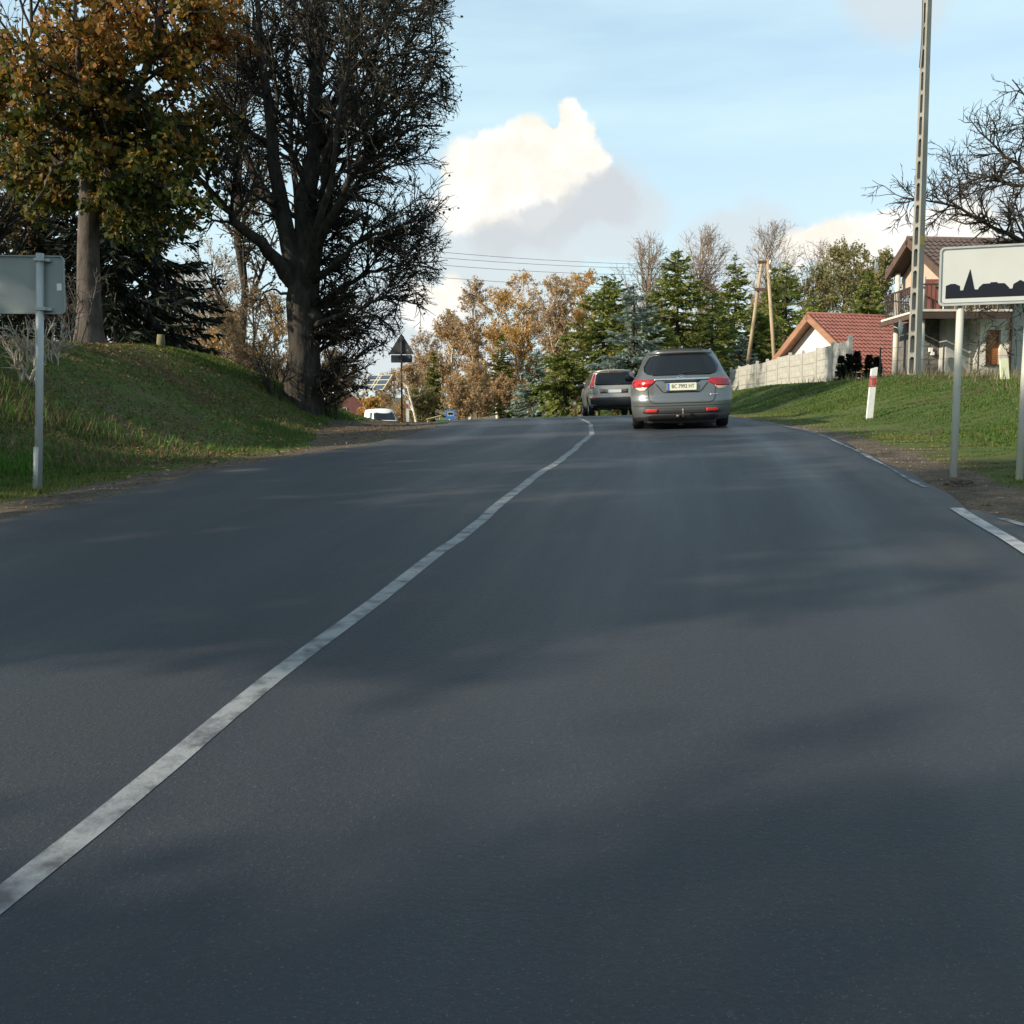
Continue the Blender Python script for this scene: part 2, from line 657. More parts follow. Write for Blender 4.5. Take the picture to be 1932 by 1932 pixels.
def strip(y0, y1, dl, dr, lift, cols=2, jitter=None, skirt=0.0, step=1):
    """a sheet along the road between the lateral offsets dl and dr (arrays or numbers)"""
    ks = np.where((RY >= y0) & (RY <= y1))[0][::step]
    dl = np.broadcast_to(dl, ks.shape) if not callable(dl) else dl(RY[ks])
    dr = np.broadcast_to(dr, ks.shape) if not callable(dr) else dr(RY[ks])
    t = np.linspace(0, 1, cols)
    D = dl[:, None] * (1 - t) + dr[:, None] * t
    X = RX[ks][:, None] + D * RTY[ks][:, None]
    Y = RY[ks][:, None] - D * RTX[ks][:, None]
    Z = RZ[ks][:, None] + D * RB[ks][:, None] + lift
    if skirt:
        X = np.concatenate([X[:, :1], X, X[:, -1:]], 1)
        Y = np.concatenate([Y[:, :1], Y, Y[:, -1:]], 1)
        Z = np.concatenate([Z[:, :1] - skirt, Z, Z[:, -1:] - skirt], 1)
        D = np.concatenate([D[:, :1], D, D[:, -1:]], 1)
    n, c = X.shape
    v = np.stack([X.ravel(), Y.ravel(), Z.ravel()], 1)
    i = (np.arange(n - 1)[:, None] * c + np.arange(c - 1)[None, :]).ravel()
    f = np.stack([i, i + 1, i + c + 1, i + c], 1)
    me = np_mesh("strip", v, [f], True)
    a = me.attributes.new('across', 'FLOAT', 'POINT')
    a.data.foreach_set('value', D.ravel().astype(np.float32))
    S = np.concatenate([[0], np.cumsum(_tl)])[ks]
    a = me.attributes.new('along', 'FLOAT', 'POINT')
    a.data.foreach_set('value', np.repeat(S, c).astype(np.float32))
    return me


def asphalt_material():
    m = bpy.data.materials.new("asphalt")
    m.use_nodes = True
    nt = m.node_tree
    b = nt.nodes['Principled BSDF']
    tc = nt.nodes.new('ShaderNodeTexCoord')

    def attr(n):
        a = nt.nodes.new('ShaderNodeAttribute')
        a.attribute_name = n
        return a.outputs['Fac']

    def math_(op, a, c, d=None):
        n = nt.nodes.new('ShaderNodeMath')
        n.operation = op
        for i, val in enumerate((a, c, d)):
            if val is None:
                continue
            if isinstance(val, (int, float)):
                n.inputs[i].default_value = val
            else:
                nt.links.new(val, n.inputs[i])
        return n.outputs[0]

    def noise(vec, scale, detail=5, rough=0.6):
        n = nt.nodes.new('ShaderNodeTexNoise')
        nset(n, 'Scale', scale)
        nset(n, 'Detail', detail)
        nset(n, 'Roughness', rough)
        nt.links.new(vec, n.inputs['Vector'])
        return n.outputs[0]

    def rng(s, lo, hi, a=0.0, c=1.0):
        n = nt.nodes.new('ShaderNodeMapRange')
        nset(n, 1, lo)
        nset(n, 2, hi)
        nset(n, 3, a)
        nset(n, 4, c)
        nt.links.new(s, n.inputs[0])
        return n.outputs[0]

    def mix(f, a, c):
        n = nt.nodes.new('ShaderNodeMix')
        n.data_type = 'RGBA'
        nt.links.new(f, n.inputs[0])
        for key, val in ((6, a), (7, c)):
            if isinstance(val, tuple):
                n.inputs[key].default_value = (*val, 1)
            else:
                nt.links.new(val, n.inputs[key])
        return n.outputs[2]
    cv = nt.nodes.new('ShaderNodeCombineXYZ')
    nt.links.new(attr('across'), cv.inputs[0])
    nt.links.new(math_('MULTIPLY', attr('along'), 0.06), cv.inputs[1])
    streak = noise(cv.outputs[0], 1.6, 5, 0.6)
    fine = noise(tc.outputs['Object'], 60.0, 3, 0.7)
    stone = noise(tc.outputs['Object'], 170.0, 2, 0.6)
    big = noise(tc.outputs['Object'], 0.35, 4)
    col = mix(rng(streak, 0.3, 0.7), (0.019, 0.0225, 0.028), (0.028, 0.0325, 0.039))
    col = mix(rng(big, 0.4, 0.7), col, (0.027, 0.029, 0.032))
    col = mix(rng(fine, 0.45, 0.8, 0.0, 0.55), col, (0.042, 0.046, 0.051))
    col = mix(rng(stone, 0.62, 0.74, 0.0, 0.7), col, (0.14, 0.142, 0.14))
    # wheel tracks are polished, the lane middles keep a thin dust
    tr = math_('ABSOLUTE', math_('SUBTRACT', math_('ABSOLUTE', attr('across'), 0), 1.75), 0)
    tr = math_('ABSOLUTE', math_('SUBTRACT', tr, 0.75), 0)
    track = rng(tr, 0.45, 0.05)
    edge = rng(math_('ABSOLUTE', attr('across'), 0), 2.9, 3.5)
    col = mix(math_('MULTIPLY', edge, rng(noise(tc.outputs['Object'], 1.3), 0.35, 0.7, 0, 0.75)), col, (0.085, 0.076, 0.062))
    nt.links.new(col, b.inputs['Base Color'])
    r1 = math_('SUBTRACT', rng(streak, 0.3, 0.7, 0.56, 0.74), math_('MULTIPLY', track, 0.10))
    nt.links.new(r1, b.inputs['Roughness'])
    nset(b, 'Specular IOR Level', 0.34)
    bp = nt.nodes.new('ShaderNodeBump')
    nset(bp, 'Strength', 0.55)
    nset(bp, 'Distance', 0.007)
    nt.links.new(fine, bp.inputs['Height'])
    nt.links.new(bp.outputs[0], b.inputs['Normal'])
    return m


def paint_material(name, white=(0.22, 0.23, 0.23), wear=0.44, dark=(0.07, 0.07, 0.075)):
    m = material(name, white, dark, rough=0.75, scale=9.0, lo=wear, hi=wear + 0.22, detail=8, bump=0.2, bump_scale=60)
    return m


def build_road():
    me = strip(-24, 175, lambda y: -HALF + 0.05 * np.sin(y * 1.7) + 0.03 * np.sin(y * 4.1), lambda y: HALF + 0.03 * np.sin(y * 1.3 + 1) + 0.02 * np.sin(y * 3.7), 0.0, 15, skirt=0.12)
    road = tag(link("road", me, asphalt_material()), kind="structure")
    wob = lambda c, w, s: (lambda y: c + s * w / 2 + 0.016 * np.sin(y * 1.15) + 0.008 * np.sin(y * 2.9) + 0.006 * np.sin(y * 7.3 + 3 * s) * (y > 6))
    width = 0.088
    cl = strip(-24, 90, wob(0, width, -1), wob(0, width, 1), 0.002)
    link("centre_line", cl, paint_material("worn_road_paint"), road)
    el = strip(-2, 8.3, lambda y: HALF - 0.16 + 0.01 * np.sin(y * 3), lambda y: HALF - 0.06 + 0.01 * np.sin(y * 2.2), 0.004)
    link("edge_line", el, paint_material("thin_edge_paint", (0.30, 0.31, 0.31), 0.48), road)
    el = strip(9.3, 60, lambda y: HALF - 0.10 + 0.015 * np.sin(y * 3), lambda y: HALF - 0.06 + 0.015 * np.sin(y * 2.2), 0.004)
    link("edge_line", el, paint_material("faint_edge_paint", (0.20, 0.21, 0.22), 0.38, (0.05, 0.05, 0.05)), road)
    # tarred widening at the mouth of the drive
    wide = lambda y: HALF + np.interp(y, [-6, 4, 6.0, 7.3, 8.35], [0.95, 0.95, 0.66, 0.26, 0.01])
    ap = strip(-6, 8.3, lambda y: HALF - 0.10 + 0 * y, wide, -0.010, 4, skirt=0.03)
    apron = tag(link("drive_apron", ap, asphalt_material()), kind="structure")
    link("apron_line", strip(-6, 8.1, lambda y: wide(y) - 0.085, lambda y: wide(y) - 0.015, -0.006), paint_material("worn_road_paint"), apron)


build_ground()
build_road()

# ------------------------------------------------------------------ plant builders
def unit(a):
    return a / np.maximum(np.linalg.norm(a, axis=-1, keepdims=True), 1e-9)


def tubes(Pn, Rn, k=4):
    """Pn (N,n,3) polylines, Rn (N,n) radii -> verts, quads"""
    N, n, _ = Pn.shape
    T = np.empty_like(Pn)
    T[:, 1:-1] = Pn[:, 2:] - Pn[:, :-2]
    T[:, 0] = Pn[:, 1] - Pn[:, 0]
    T[:, -1] = Pn[:, -1] - Pn[:, -2]
    T = unit(T)
    ref = np.where(np.abs(T[..., 2:3]) < 0.9, np.array([0, 0, 1.0]), np.array([1.0, 0, 0]))
    A = unit(np.cross(T, ref))
    B = np.cross(T, A)
    ang = np.arange(k) * 2 * np.pi / k
    V = Pn[:, :, None, :] + (A[:, :, None, :] * np.cos(ang)[:, None] + B[:, :, None, :] * np.sin(ang)[:, None]) * Rn[:, :, None, None]
    idx = np.arange(N * n * k).reshape(N, n, k)
    a = idx[:, :-1, :]
    b = np.roll(a, -1, 2)
    c = idx[:, 1:, :]
    d = np.roll(c, -1, 2)
    F = np.stack([a, b, d, c], -1).reshape(-1, 4)
    return V.reshape(-1, 3), F


def cat_meshes(parts):
    vs_, fs, o = [], [], 0
    for v, f in parts:
        vs_.append(v)
        fs.append(f + o)
        o += len(v)
    return np.concatenate(vs_), fs


def point_on(Pn, Rn, i, t):
    n = Pn.shape[1]
    x = np.clip(t * (n - 1), 0, n - 1.001)
    j = x.astype(int)
    w = (x - j)[:, None]
    p = Pn[i, j] * (1 - w) + Pn[i, j + 1] * w
    tan = unit(Pn[i, j + 1] - Pn[i, j])
    r = Rn[i, j] * (1 - w[:, 0]) + Rn[i, j + 1] * w[:, 0]
    return p, tan, r


def perp(rng, tan):
    a = rng.normal(size=tan.shape)
    a -= (a * tan).sum(1, keepdims=True) * tan
    return unit(a)


def sprout(rng, Pn, Rn, count, length, angle, rr, tip, npts=5, up=0.0, wander=0.12, tmin=0.15, tmax=1.0, env=None, weights=None, flat=0.0):
    """children of the given branches: count of them, spread over all parents by their length"""
    if weights is None:
        weights = np.linalg.norm(np.diff(Pn, axis=1), axis=2).sum(1)
    i = rng.choice(len(Pn), size=count, p=weights / weights.sum())
    t = tmin + (tmax - tmin) * rng.random(count)
    p, tan, r = point_on(Pn, Rn, i, t)
    ang = np.radians(rng.normal(angle[0], angle[1], count))[:, None]
    side = perp(rng, tan)
    side[:, 2] *= (1 - flat)
    side = unit(side)
    d = unit(tan * np.cos(ang) + side * np.sin(ang))
    L = rng.uniform(length[0], length[1], count) * (1.15 - 0.55 * t)
    if env is not None:
        for _ in range(4):
            bad = ~env(p + d * L[:, None])
            L = np.where(bad, L * 0.6, L)
    Q = np.empty((count, npts, 3))
    Q[:, 0] = p
    step = L / (npts - 1)
    for s in range(1, npts):
        d = unit(d + rng.normal(0, wander, d.shape) + np.array([0, 0, up / (npts - 1)]))
        Q[:, s] = Q[:, s - 1] + d * step[:, None]
    r0 = np.minimum(r * rr, L * 0.035 + 0.004)
    R = r0[:, None] * np.linspace(1, 0, npts)[None, :] ** 0.8 + tip
    return Q, R


def leaves(rng, Pn, Rn, count, size, droop=0.3, tmin=0.2, aspect=0.75, spread=0.06):
    i = rng.integers(0, len(Pn), count)
    t = tmin + (1 - tmin) * rng.random(count)
    p, tan, r = point_on(Pn, Rn, i, t)
    p = p + rng.normal(0, spread, p.shape)
    d = unit(rng.normal(0, 1, p.shape) + np.array([0, 0, -droop]))
    w = perp(rng, d)
    s = rng.uniform(size[0], size[1], count)[:, None]
    a = p
    m1 = p + d * s * 0.5 + w * s * aspect * 0.5
    m2 = p + d * s * 0.5 - w * s * aspect * 0.5
    e = p + d * s
    V = np.stack([a, m1, e, m2], 1).reshape(-1, 3)
    k = np.arange(count)[:, None] * 4
    return V, k + np.array([[0, 1, 2, 3]])


def lines(specs, npts=9):
    """resample hand-laid limbs [(points, r0, r1), ...] to equal point counts"""
    Pn, Rn = [], []
    for pts, r0, r1 in specs:
        pts = np.array(pts, float)
        seg = np.concatenate([[0], np.cumsum(np.linalg.norm(np.diff(pts, axis=0), axis=1))])
        t = np.linspace(0, seg[-1], npts)
        q = np.stack([np.interp(t, seg, pts[:, a]) for a in range(3)], 1)
        q[1:-1] = 0.25 * q[:-2] + 0.5 * q[1:-1] + 0.25 * q[2:]
        Pn.append(q)
        Rn.append(r0 + (r1 - r0) * np.linspace(0, 1, npts) ** 0.8)
    return np.array(Pn), np.array(Rn)


BARK_DARK = material("bark_dark", (0.022, 0.020, 0.017), (0.058, 0.051, 0.043), rough=0.95, scale=9, stretch=(1, 1, 0.25), bump=0.9, bump_scale=22, spec=0.2)
BARK_GREY = material("bark_grey", (0.050, 0.042, 0.036), (0.115, 0.096, 0.082), rough=0.9, scale=5, stretch=(1, 1, 0.5), bump=0.6, bump_scale=18, spec=0.2)
BARK_PALE = material("bark_pale", (0.22, 0.19, 0.15), (0.42, 0.37, 0.30), rough=0.9, scale=6, stretch=(1, 1, 0.6), spec=0.2)
BARK_BIRCH = material("bark_birch", (0.62, 0.56, 0.46), (0.12, 0.095, 0.075), rough=0.8, scale=5, stretch=(1, 1, 4.0), lo=0.55, hi=0.65, spec=0.2)
TWIG = material("twig_dark", (0.024, 0.021, 0.017), (0.052, 0.046, 0.036), rough=0.9, scale=3, spec=0.2)
TWIG_TAN = material("twig_tan", (0.15, 0.105, 0.070), (0.27, 0.20, 0.135), rough=0.9, scale=1.2, spec=0.2)

LEAF_MAPLE = leaf_material("leaf_maple", [(0.045, 0.065, 0.012), (0.13, 0.11, 0.018), (0.26, 0.125, 0.022), (0.34, 0.155, 0.03), (0.22, 0.085, 0.025)], 0.4, (2.5, 7.5, 0.55))
LEAF_LINDEN = leaf_material("leaf_linden", [(0.022, 0.030, 0.014), (0.045, 0.048, 0.018), (0.065, 0.040, 0.022)], 0.2)
LEAF_GOLD = leaf_material("leaf_gold", [(0.34, 0.22, 0.09), (0.48, 0.29, 0.085), (0.56, 0.33, 0.07), (0.42, 0.23, 0.08)], 0.45)
LEAF_BROWN = leaf_material("leaf_brown", [(0.31, 0.22, 0.13), (0.42, 0.29, 0.155), (0.50, 0.33, 0.15)], 0.5)
LEAF_OLIVE = leaf_material("leaf_olive", [(0.13, 0.135, 0.05), (0.21, 0.19, 0.075), (0.30, 0.245, 0.10)], 0.4)
LEAF_DIM = leaf_material("leaf_dim", [(0.045, 0.040, 0.015), (0.085, 0.060, 0.020), (0.13, 0.075, 0.025)], 0.35)
NEEDLE_GREEN = leaf_material("needle_green", [(0.065, 0.098, 0.02), (0.15, 0.185, 0.036), (0.27, 0.275, 0.07)], 0.35)
NEEDLE_BLUE = leaf_material("needle_blue", [(0.14, 0.19, 0.15), (0.25, 0.31, 0.26), (0.37, 0.42, 0.34)], 0.25)
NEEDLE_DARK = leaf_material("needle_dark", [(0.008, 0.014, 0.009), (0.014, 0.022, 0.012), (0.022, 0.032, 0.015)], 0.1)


def plant(name, label, cat, base, trunk_parts, crown_parts, trunk_mat, crown_mat, group=None, names=('trunk', 'crown'), twig_parts=None, twig_mat=None):
    t = thing(name, label, cat, base, 0, group)
    v, f = cat_meshes(trunk_parts)
    link(names[0], np_mesh(names[0], v, f, True), trunk_mat, t)
    if crown_parts:
        v, f = cat_meshes(crown_parts)
        c = link(names[1], np_mesh(names[1], v, f), crown_mat, t)
        if names[1] == 'twigs':
            c['kind'] = 'stuff'
    if twig_parts:
        v, f = cat_meshes(twig_parts)
        tag(link('twigs', np_mesh('twigs', v, f), twig_mat or trunk_mat, t), kind='stuff')
    return t


def spruce_parts(seed, h, w, droop=0.35, dens=1.0, trunk_r=0.16, bare=0.06, spray=0.36, thick=0.34, curve=0.85):
    """a conifer: trunk, whorled boughs, hanging flat sprays"""
    rng = np.random.default_rng(seed)
    tz = np.linspace(0, h, 12)
    tr = np.stack([rng.normal(0, 0.03, 12), rng.normal(0, 0.03, 12), tz], 1)[None]
    tr[:, 0, :2] = 0
    R = (trunk_r * (1 - tz / h) + 0.012)[None]
    trunk = [tubes(tr, R, 7)]
    nb = int(h * 21 * dens)
    u = np.sort(rng.random(nb)) ** 0.9
    z = h * (bare + (0.985 - bare) * u)
    rel = (z / h - bare) / (1 - bare)
    L = w * np.clip((1 - rel), 0.02, 1) ** curve * rng.uniform(0.72, 1.1, nb) * (0.75 + 0.25 * ss(0, 0.12, rel))
    az = rng.random(nb) * 2 * np.pi
    d = np.stack([np.cos(az), np.sin(az), 0.45 - 0.75 * (1 - rel) + rng.normal(0, 0.08, nb)], 1)
    n = 5
    Q = np.empty((nb, n, 3))
    Q[:, 0] = np.stack([np.zeros(nb), np.zeros(nb), z], 1)
    dd = unit(d)
    for s in range(1, n):
        dd = unit(dd + np.array([0, 0, 1]) * (-droop * 0.35 if s < 3 else droop * 0.45) + rng.normal(0, 0.06, dd.shape))
        Q[:, s] = Q[:, s - 1] + dd * (L / (n - 1))[:, None]
    RB_ = np.linspace(1, 0.15, n)[None] * (0.012 + 0.012 * L)[:, None]
    trunk.append(tubes(Q, RB_, 3))
    # sprays along the boughs
    ns = int(nb * 52)
    wts = L + 0.15
    i = rng.choice(nb, ns, p=wts / wts.sum())
    t = rng.random(ns) ** 0.75
    p, tan, _ = point_on(Q, RB_, i, t)
    side = np.cross(tan, np.array([0, 0, 1.0]))
    side = unit(side) * rng.choice([-1, 1], ns)[:, None]
    dirs = unit(tan * rng.uniform(0.3, 1.0, ns)[:, None] + side * rng.uniform(0.1, 0.9, ns)[:, None] + np.array([0, 0, -1.0]) * rng.uniform(-0.12, 0.75, ns)[:, None] * (0.4 + droop))
    s = (spray * rng.uniform(0.55, 1.25, ns) * (0.55 + 0.45 * np.minimum(1, L[i] / 1.2)))[:, None]
    wv = perp(rng, dirs)
    wd = s * thick * rng.uniform(0.7, 1.2, ns)[:, None]
    V = np.stack([p, p + dirs * s * 0.45 + wv * wd * 0.5, p + dirs * s, p + dirs * s * 0.4 - wv * wd * 0.5], 1).reshape(-1, 3)
    F = np.arange(ns)[:, None] * 4 + np.array([[0, 1, 2, 3]])
    return trunk, [(V, F)]


def conifer(u, vtop, Y, w, label, mat, seed, name="spruce_tree", cat="spruce", group=None, dens=1.0, droop=0.35, base=None, **kw):
    top = P(u, vtop, Y)
    x, y = top.x, top.y
    z0 = Hs(x, y) - 0.05 if base is None else base
    tp, cp = spruce_parts(seed, top.z - z0, w, droop, dens, **kw)
    return plant(name, label, cat, (x, y, z0), tp, cp, BARK_DARK, mat, group)


def broadleaf_parts(seed, h, spread, trunk_r, n1=16, n2=110, n3=700, nleaf=2600, leaf=(0.09, 0.17), fork=0.3, up=0.55, ang=(42, 10), lean=0.0, droop=0.4, tip=0.004, aspect=0.75, straight=True, twigs=0):
    rng = np.random.default_rng(seed)
    n = 10
    z = np.linspace(0, h * (0.97 if straight else 0.6), n)
    wob = np.cumsum(rng.normal(0, h * 0.006, (n, 2)), 0)
    wob[0] = 0
    tr = np.concatenate([wob, z[:, None]], 1)[None]
    tr[0, :, 0] += lean * z / h
    R = (trunk_r * (1 - z / z[-1]) ** 0.8 + 0.015)[None]
    R[0, 0] *= 1.35
    cz, rz = h * (fork + 1) / 2, h * (1 - fork) / 2 * 1.06
    env = lambda p: ((p[:, 0] - lean * p[:, 2] / h) ** 2 + p[:, 1] ** 2) / spread ** 2 + ((p[:, 2] - cz) / rz) ** 2 < 1.0
    Q1, R1 = sprout(rng, tr, R, n1, (spread * 0.9, spread * 1.5), ang, 0.62, 0.008, 6, up, 0.10, fork * 0.8, 0.97, env)
    Q2, R2 = sprout(rng, Q1, R1, n2, (spread * 0.35, spread * 0.7), (40, 12), 0.6, 0.005, 5, up * 0.6, 0.16, 0.15, 1, env)
    Q3, R3 = sprout(rng, Q2, R2, n3, (spread * 0.12, spread * 0.34), (38, 14), 0.6, tip, 4, 0.15, 0.2, 0.1, 1)
    trunk = [tubes(tr, R, 8), tubes(Q1, R1, 5), tubes(Q2, R2, 4)]
    tw = [tubes(Q3, R3, 3)]
    if twigs:
        Q4, R4 = sprout(rng, Q3, R3, twigs, (spread * 0.06, spread * 0.16), (36, 14), 0.7, tip * 0.8, 3, 0.1, 0.2, 0.1, 1)
        tw.append(tubes(Q4, R4, 3))
        Q3, R3 = np.concatenate([Q3[:, :3], Q4]), np.concatenate([R3[:, :3], R4])
    crown = []
    if nleaf:
        crown = [leaves(rng, Q3, R3, nleaf, leaf, droop, 0.1, aspect, spread * 0.025)]
    return trunk, tw, crown


def broadleaf(u, vtop, Y, spread, label, bark, leafmat, seed, name, cat, group=None, twigmat=None, base=None, **kw):
    top = P(u, vtop, Y)
    z0 = Hs(top.x, top.y) - 0.05 if base is None else base
    tr, tw, cr = broadleaf_parts(seed, top.z - z0, spread, **kw)
    if not cr:
        return plant(name, label, cat, (top.x, top.y, z0), tr, tw, bark, twigmat or TWIG, group)
    return plant(name, label, cat, (top.x, top.y, z0), tr, cr, bark, leafmat, group, twig_parts=tw, twig_mat=twigmat or bark)


# ------------------------------------------------------------------ the two large trees on the bank
def build_linden():
    Y = 27.0
    b = P(568, 712, Y)
    z0 = Hs(b.x, b.y) - 0.15
    base = Vector((b.x, b.y, z0))
    rng = np.random.default_rng(21)

    def q(u, v, dy=0.0):
        p = P(u, v, Y + dy) - base
        return (p.x, p.y, p.z)
    limbs = [
        ([(0, 0, -0.9), (0, 0, -0.2), q(565, 620), q(570, 520), q(578, 430, .1), q(590, 300, .2), q(600, 120, .2), q(610, -60, .3), q(618, -180, .3)], 0.50, 0.05),
        ([(0.14, 0.1, -0.9), (0.14, 0.1, 0), q(580, 620, .15), q(590, 500, .2), q(612, 380, .5), q(640, 240, .8), q(668, 100, 1.2), q(690, -60, 1.5)], 0.34, 0.04),
        ([q(560, 520), q(540, 430, -.2), q(520, 330, -.4), q(505, 200, -.6), q(490, 60, -.8), q(470, -90, -.8)], 0.27, 0.04),
        ([q(560, 540), q(525, 488, -.5), q(480, 445, -1.2), q(430, 400, -1.9), q(395, 365, -2.3), q(350, 300, -2.6)], 0.23, 0.04),
        ([q(556, 470, .1), q(510, 380, .6), q(470, 300, 1.2), q(430, 200, 1.9), q(400, 60, 2.4)], 0.19, 0.03),
        ([q(590, 480), q(625, 400, -.8), q(665, 330, -1.4), q(715, 270, -1.9), q(775, 235, -2.1), q(835, 238, -2.1)], 0.15, 0.02),
        ([q(600, 400), q(650, 300, .5), q(700, 220, .9), q(760, 170, 1.2), q(820, 165, 1.3), q(860, 190, 1.3)], 0.13, 0.02),
        ([q(605, 330), q(650, 220, -.6), q(705, 140, -1), q(770, 95, -1.2), q(850, 100, -1.2)], 0.12, 0.02),
        ([q(608, 220), q(660, 110, .3), q(730, 40, .6), q(800, 0, .8), q(850, -10, .8)], 0.11, 0.02),
        ([q(590, 530), q(640, 490, -.7), q(690, 455, -1.2), q(750, 430, -1.4), q(815, 430, -1.5)], 0.11, 0.015),
        ([q(588, 580), q(630, 555, .7), q(680, 520, 1.2), q(740, 500, 1.4), q(810, 505, 1.5)], 0.10, 0.015),
        ([q(586, 620), q(630, 600, -.6), q(680, 575, -1), q(740, 560, -1.2), q(790, 575, -1.2)], 0.09, 0.012),
        ([q(584, 650), q(615, 640, .5), q(655, 620, .9), q(700, 625, 1.1)], 0.07, 0.01),
        ([q(550, 560, .2), q(520, 545, 1.0), q(495, 560, 1.4), q(475, 590, 1.6)], 0.05, 0.010),
        ([q(575, 560), q(600, 440, -1.4), q(630, 320, -2.4), q(650, 160, -2.8), q(660, 0, -3)], 0.14, 0.02),
        ([q(575, 540), q(560, 400, 1.5), q(550, 260, 2.4), q(545, 80, 2.8), q(545, -60, 3)], 0.14, 0.02),
    ]
    L1, R1 = lines(limbs, 12)
    L1[:, 1:-1] += rng.normal(0, 0.05, L1[:, 1:-1].shape)

    def env(p):
        zrel = p[:, 2]
        right = np.interp(zrel, [0.5, 1.3, 2.6, 4.0, 7, 10, 14], [1.6, 2.4, 3.3, 3.9, 4.15, 4.1, 3.9])
        left = np.interp(zrel, [0.5, 2, 4, 7, 14], [1.0, 1.6, 2.8, 3.8, 4.2])
        lim = np.where(p[:, 0] > 0, right, left)
        return (np.hypot(p[:, 0], p[:, 1] * 0.9) < lim) & (zrel > 0.5)
    w2 = np.linalg.norm(np.diff(L1, axis=1), axis=2).sum(1)
    w2[5:13] *= 1.8
    w2[2:5] *= 0.7
    w2[13] *= 0.5
    L2, R2 = sprout(rng, L1, R1, 270, (1.3, 3.2), (44, 12), 0.42, 0.008, 6, 0.22, 0.12, 0.42, 1, env, w2)
    L3, R3 = sprout(rng, np.concatenate([L2, L2[:60]]), np.concatenate([R2, R2[:60]]), 3000, (0.6, 1.4), (42, 14), 0.55, 0.0055, 5, 0.0, 0.16, 0.1, 1, env)
    # low side shoots reaching out over the bank
    W, WR = sprout(rng, L1[:2, :6], R1[:2, :6], 130, (1.2, 2.7), (74, 12), 0.12, 0.006, 6, 0.1, 0.14, 0.12, 1.0, env)
    kw = (W[:, -1, 1] > -0.9) & (W[:, -1, 0] > 0.55)
    W, WR = W[kw], WR[kw]
    W3, WR3 = sprout(rng, W, WR, 800, (0.4, 0.95), (34, 14), 0.6, 0.005, 5, -0.05, 0.16, 0.15, 1, env)
    L4, R4 = sprout(rng, np.concatenate([L3, W3]), np.concatenate([R3, WR3]), 13500, (0.22, 0.52), (36, 14), 0.8, 0.0042, 3, 0.05, 0.18, 0.1, 1)
    T = thing("linden_tree", "huge dark many-stemmed tree with bare arching twigs on the grass bank", "tree", base)
    # bark ridges: a fluted trunk
    v, f = tubes(L1[:1], R1[:1], 20)
    ang = np.arctan2(v[:, 1], v[:, 0])
    fl = 1 + 0.07 * np.sin(ang * 7) + 0.05 * np.sin(ang * 11 + v[:, 2])
    flare = 1 + 0.30 * np.exp(-np.maximum(v[:, 2], 0) / 0.5)
    k = np.where(v[:, 2] < 4, fl * flare, 1)[:, None]
    v[:, :2] = np.where(v[:, 2:3] < 4, v[:, :2] * k, v[:, :2])
    vv, ff = cat_meshes([(v, f), tubes(L1[1:], R1[1:], 9)])
    trunk = link("trunk", np_mesh("trunk", vv, ff, True), BARK_DARK, T)
    kn = MB()
    for (du, dv, r) in ((604, 600, 0.2), (592, 655, 0.26)):
        c = Vector(q(du, dv, -.05))
        kn.tube([c + Vector((-.3, 0, 0.08)), c + Vector((-.12, 0, 0.02)), c, c + Vector((.1, 0, -.03))], [r * 1.3, r * 1.15, r * 0.8, r * 0.2], 9)
    kn.build("burl", BARK_DARK, trunk, smooth=True)
    vv, ff = cat_meshes([tubes(L2, R2, 4), tubes(L3, R3, 3), tubes(W, WR, 4), tubes(W3, WR3, 3), tubes(L4, R4, 3)])
    link("crown", np_mesh("crown", vv, ff), TWIG, T)
    lv, lf = cat_meshes([leaves(rng, L4, R4, 9000, (0.05, 0.105), 0.5, 0.2, 0.7, 0.03), leaves(rng, L4[:4200], R4[:4200], 2000, (0.06, 0.12), 0.5, 0.2, 0.7, 0.03)])
    tag(link("leaves", np_mesh("leaves", lv, lf), LEAF_LINDEN, T), kind='stuff')


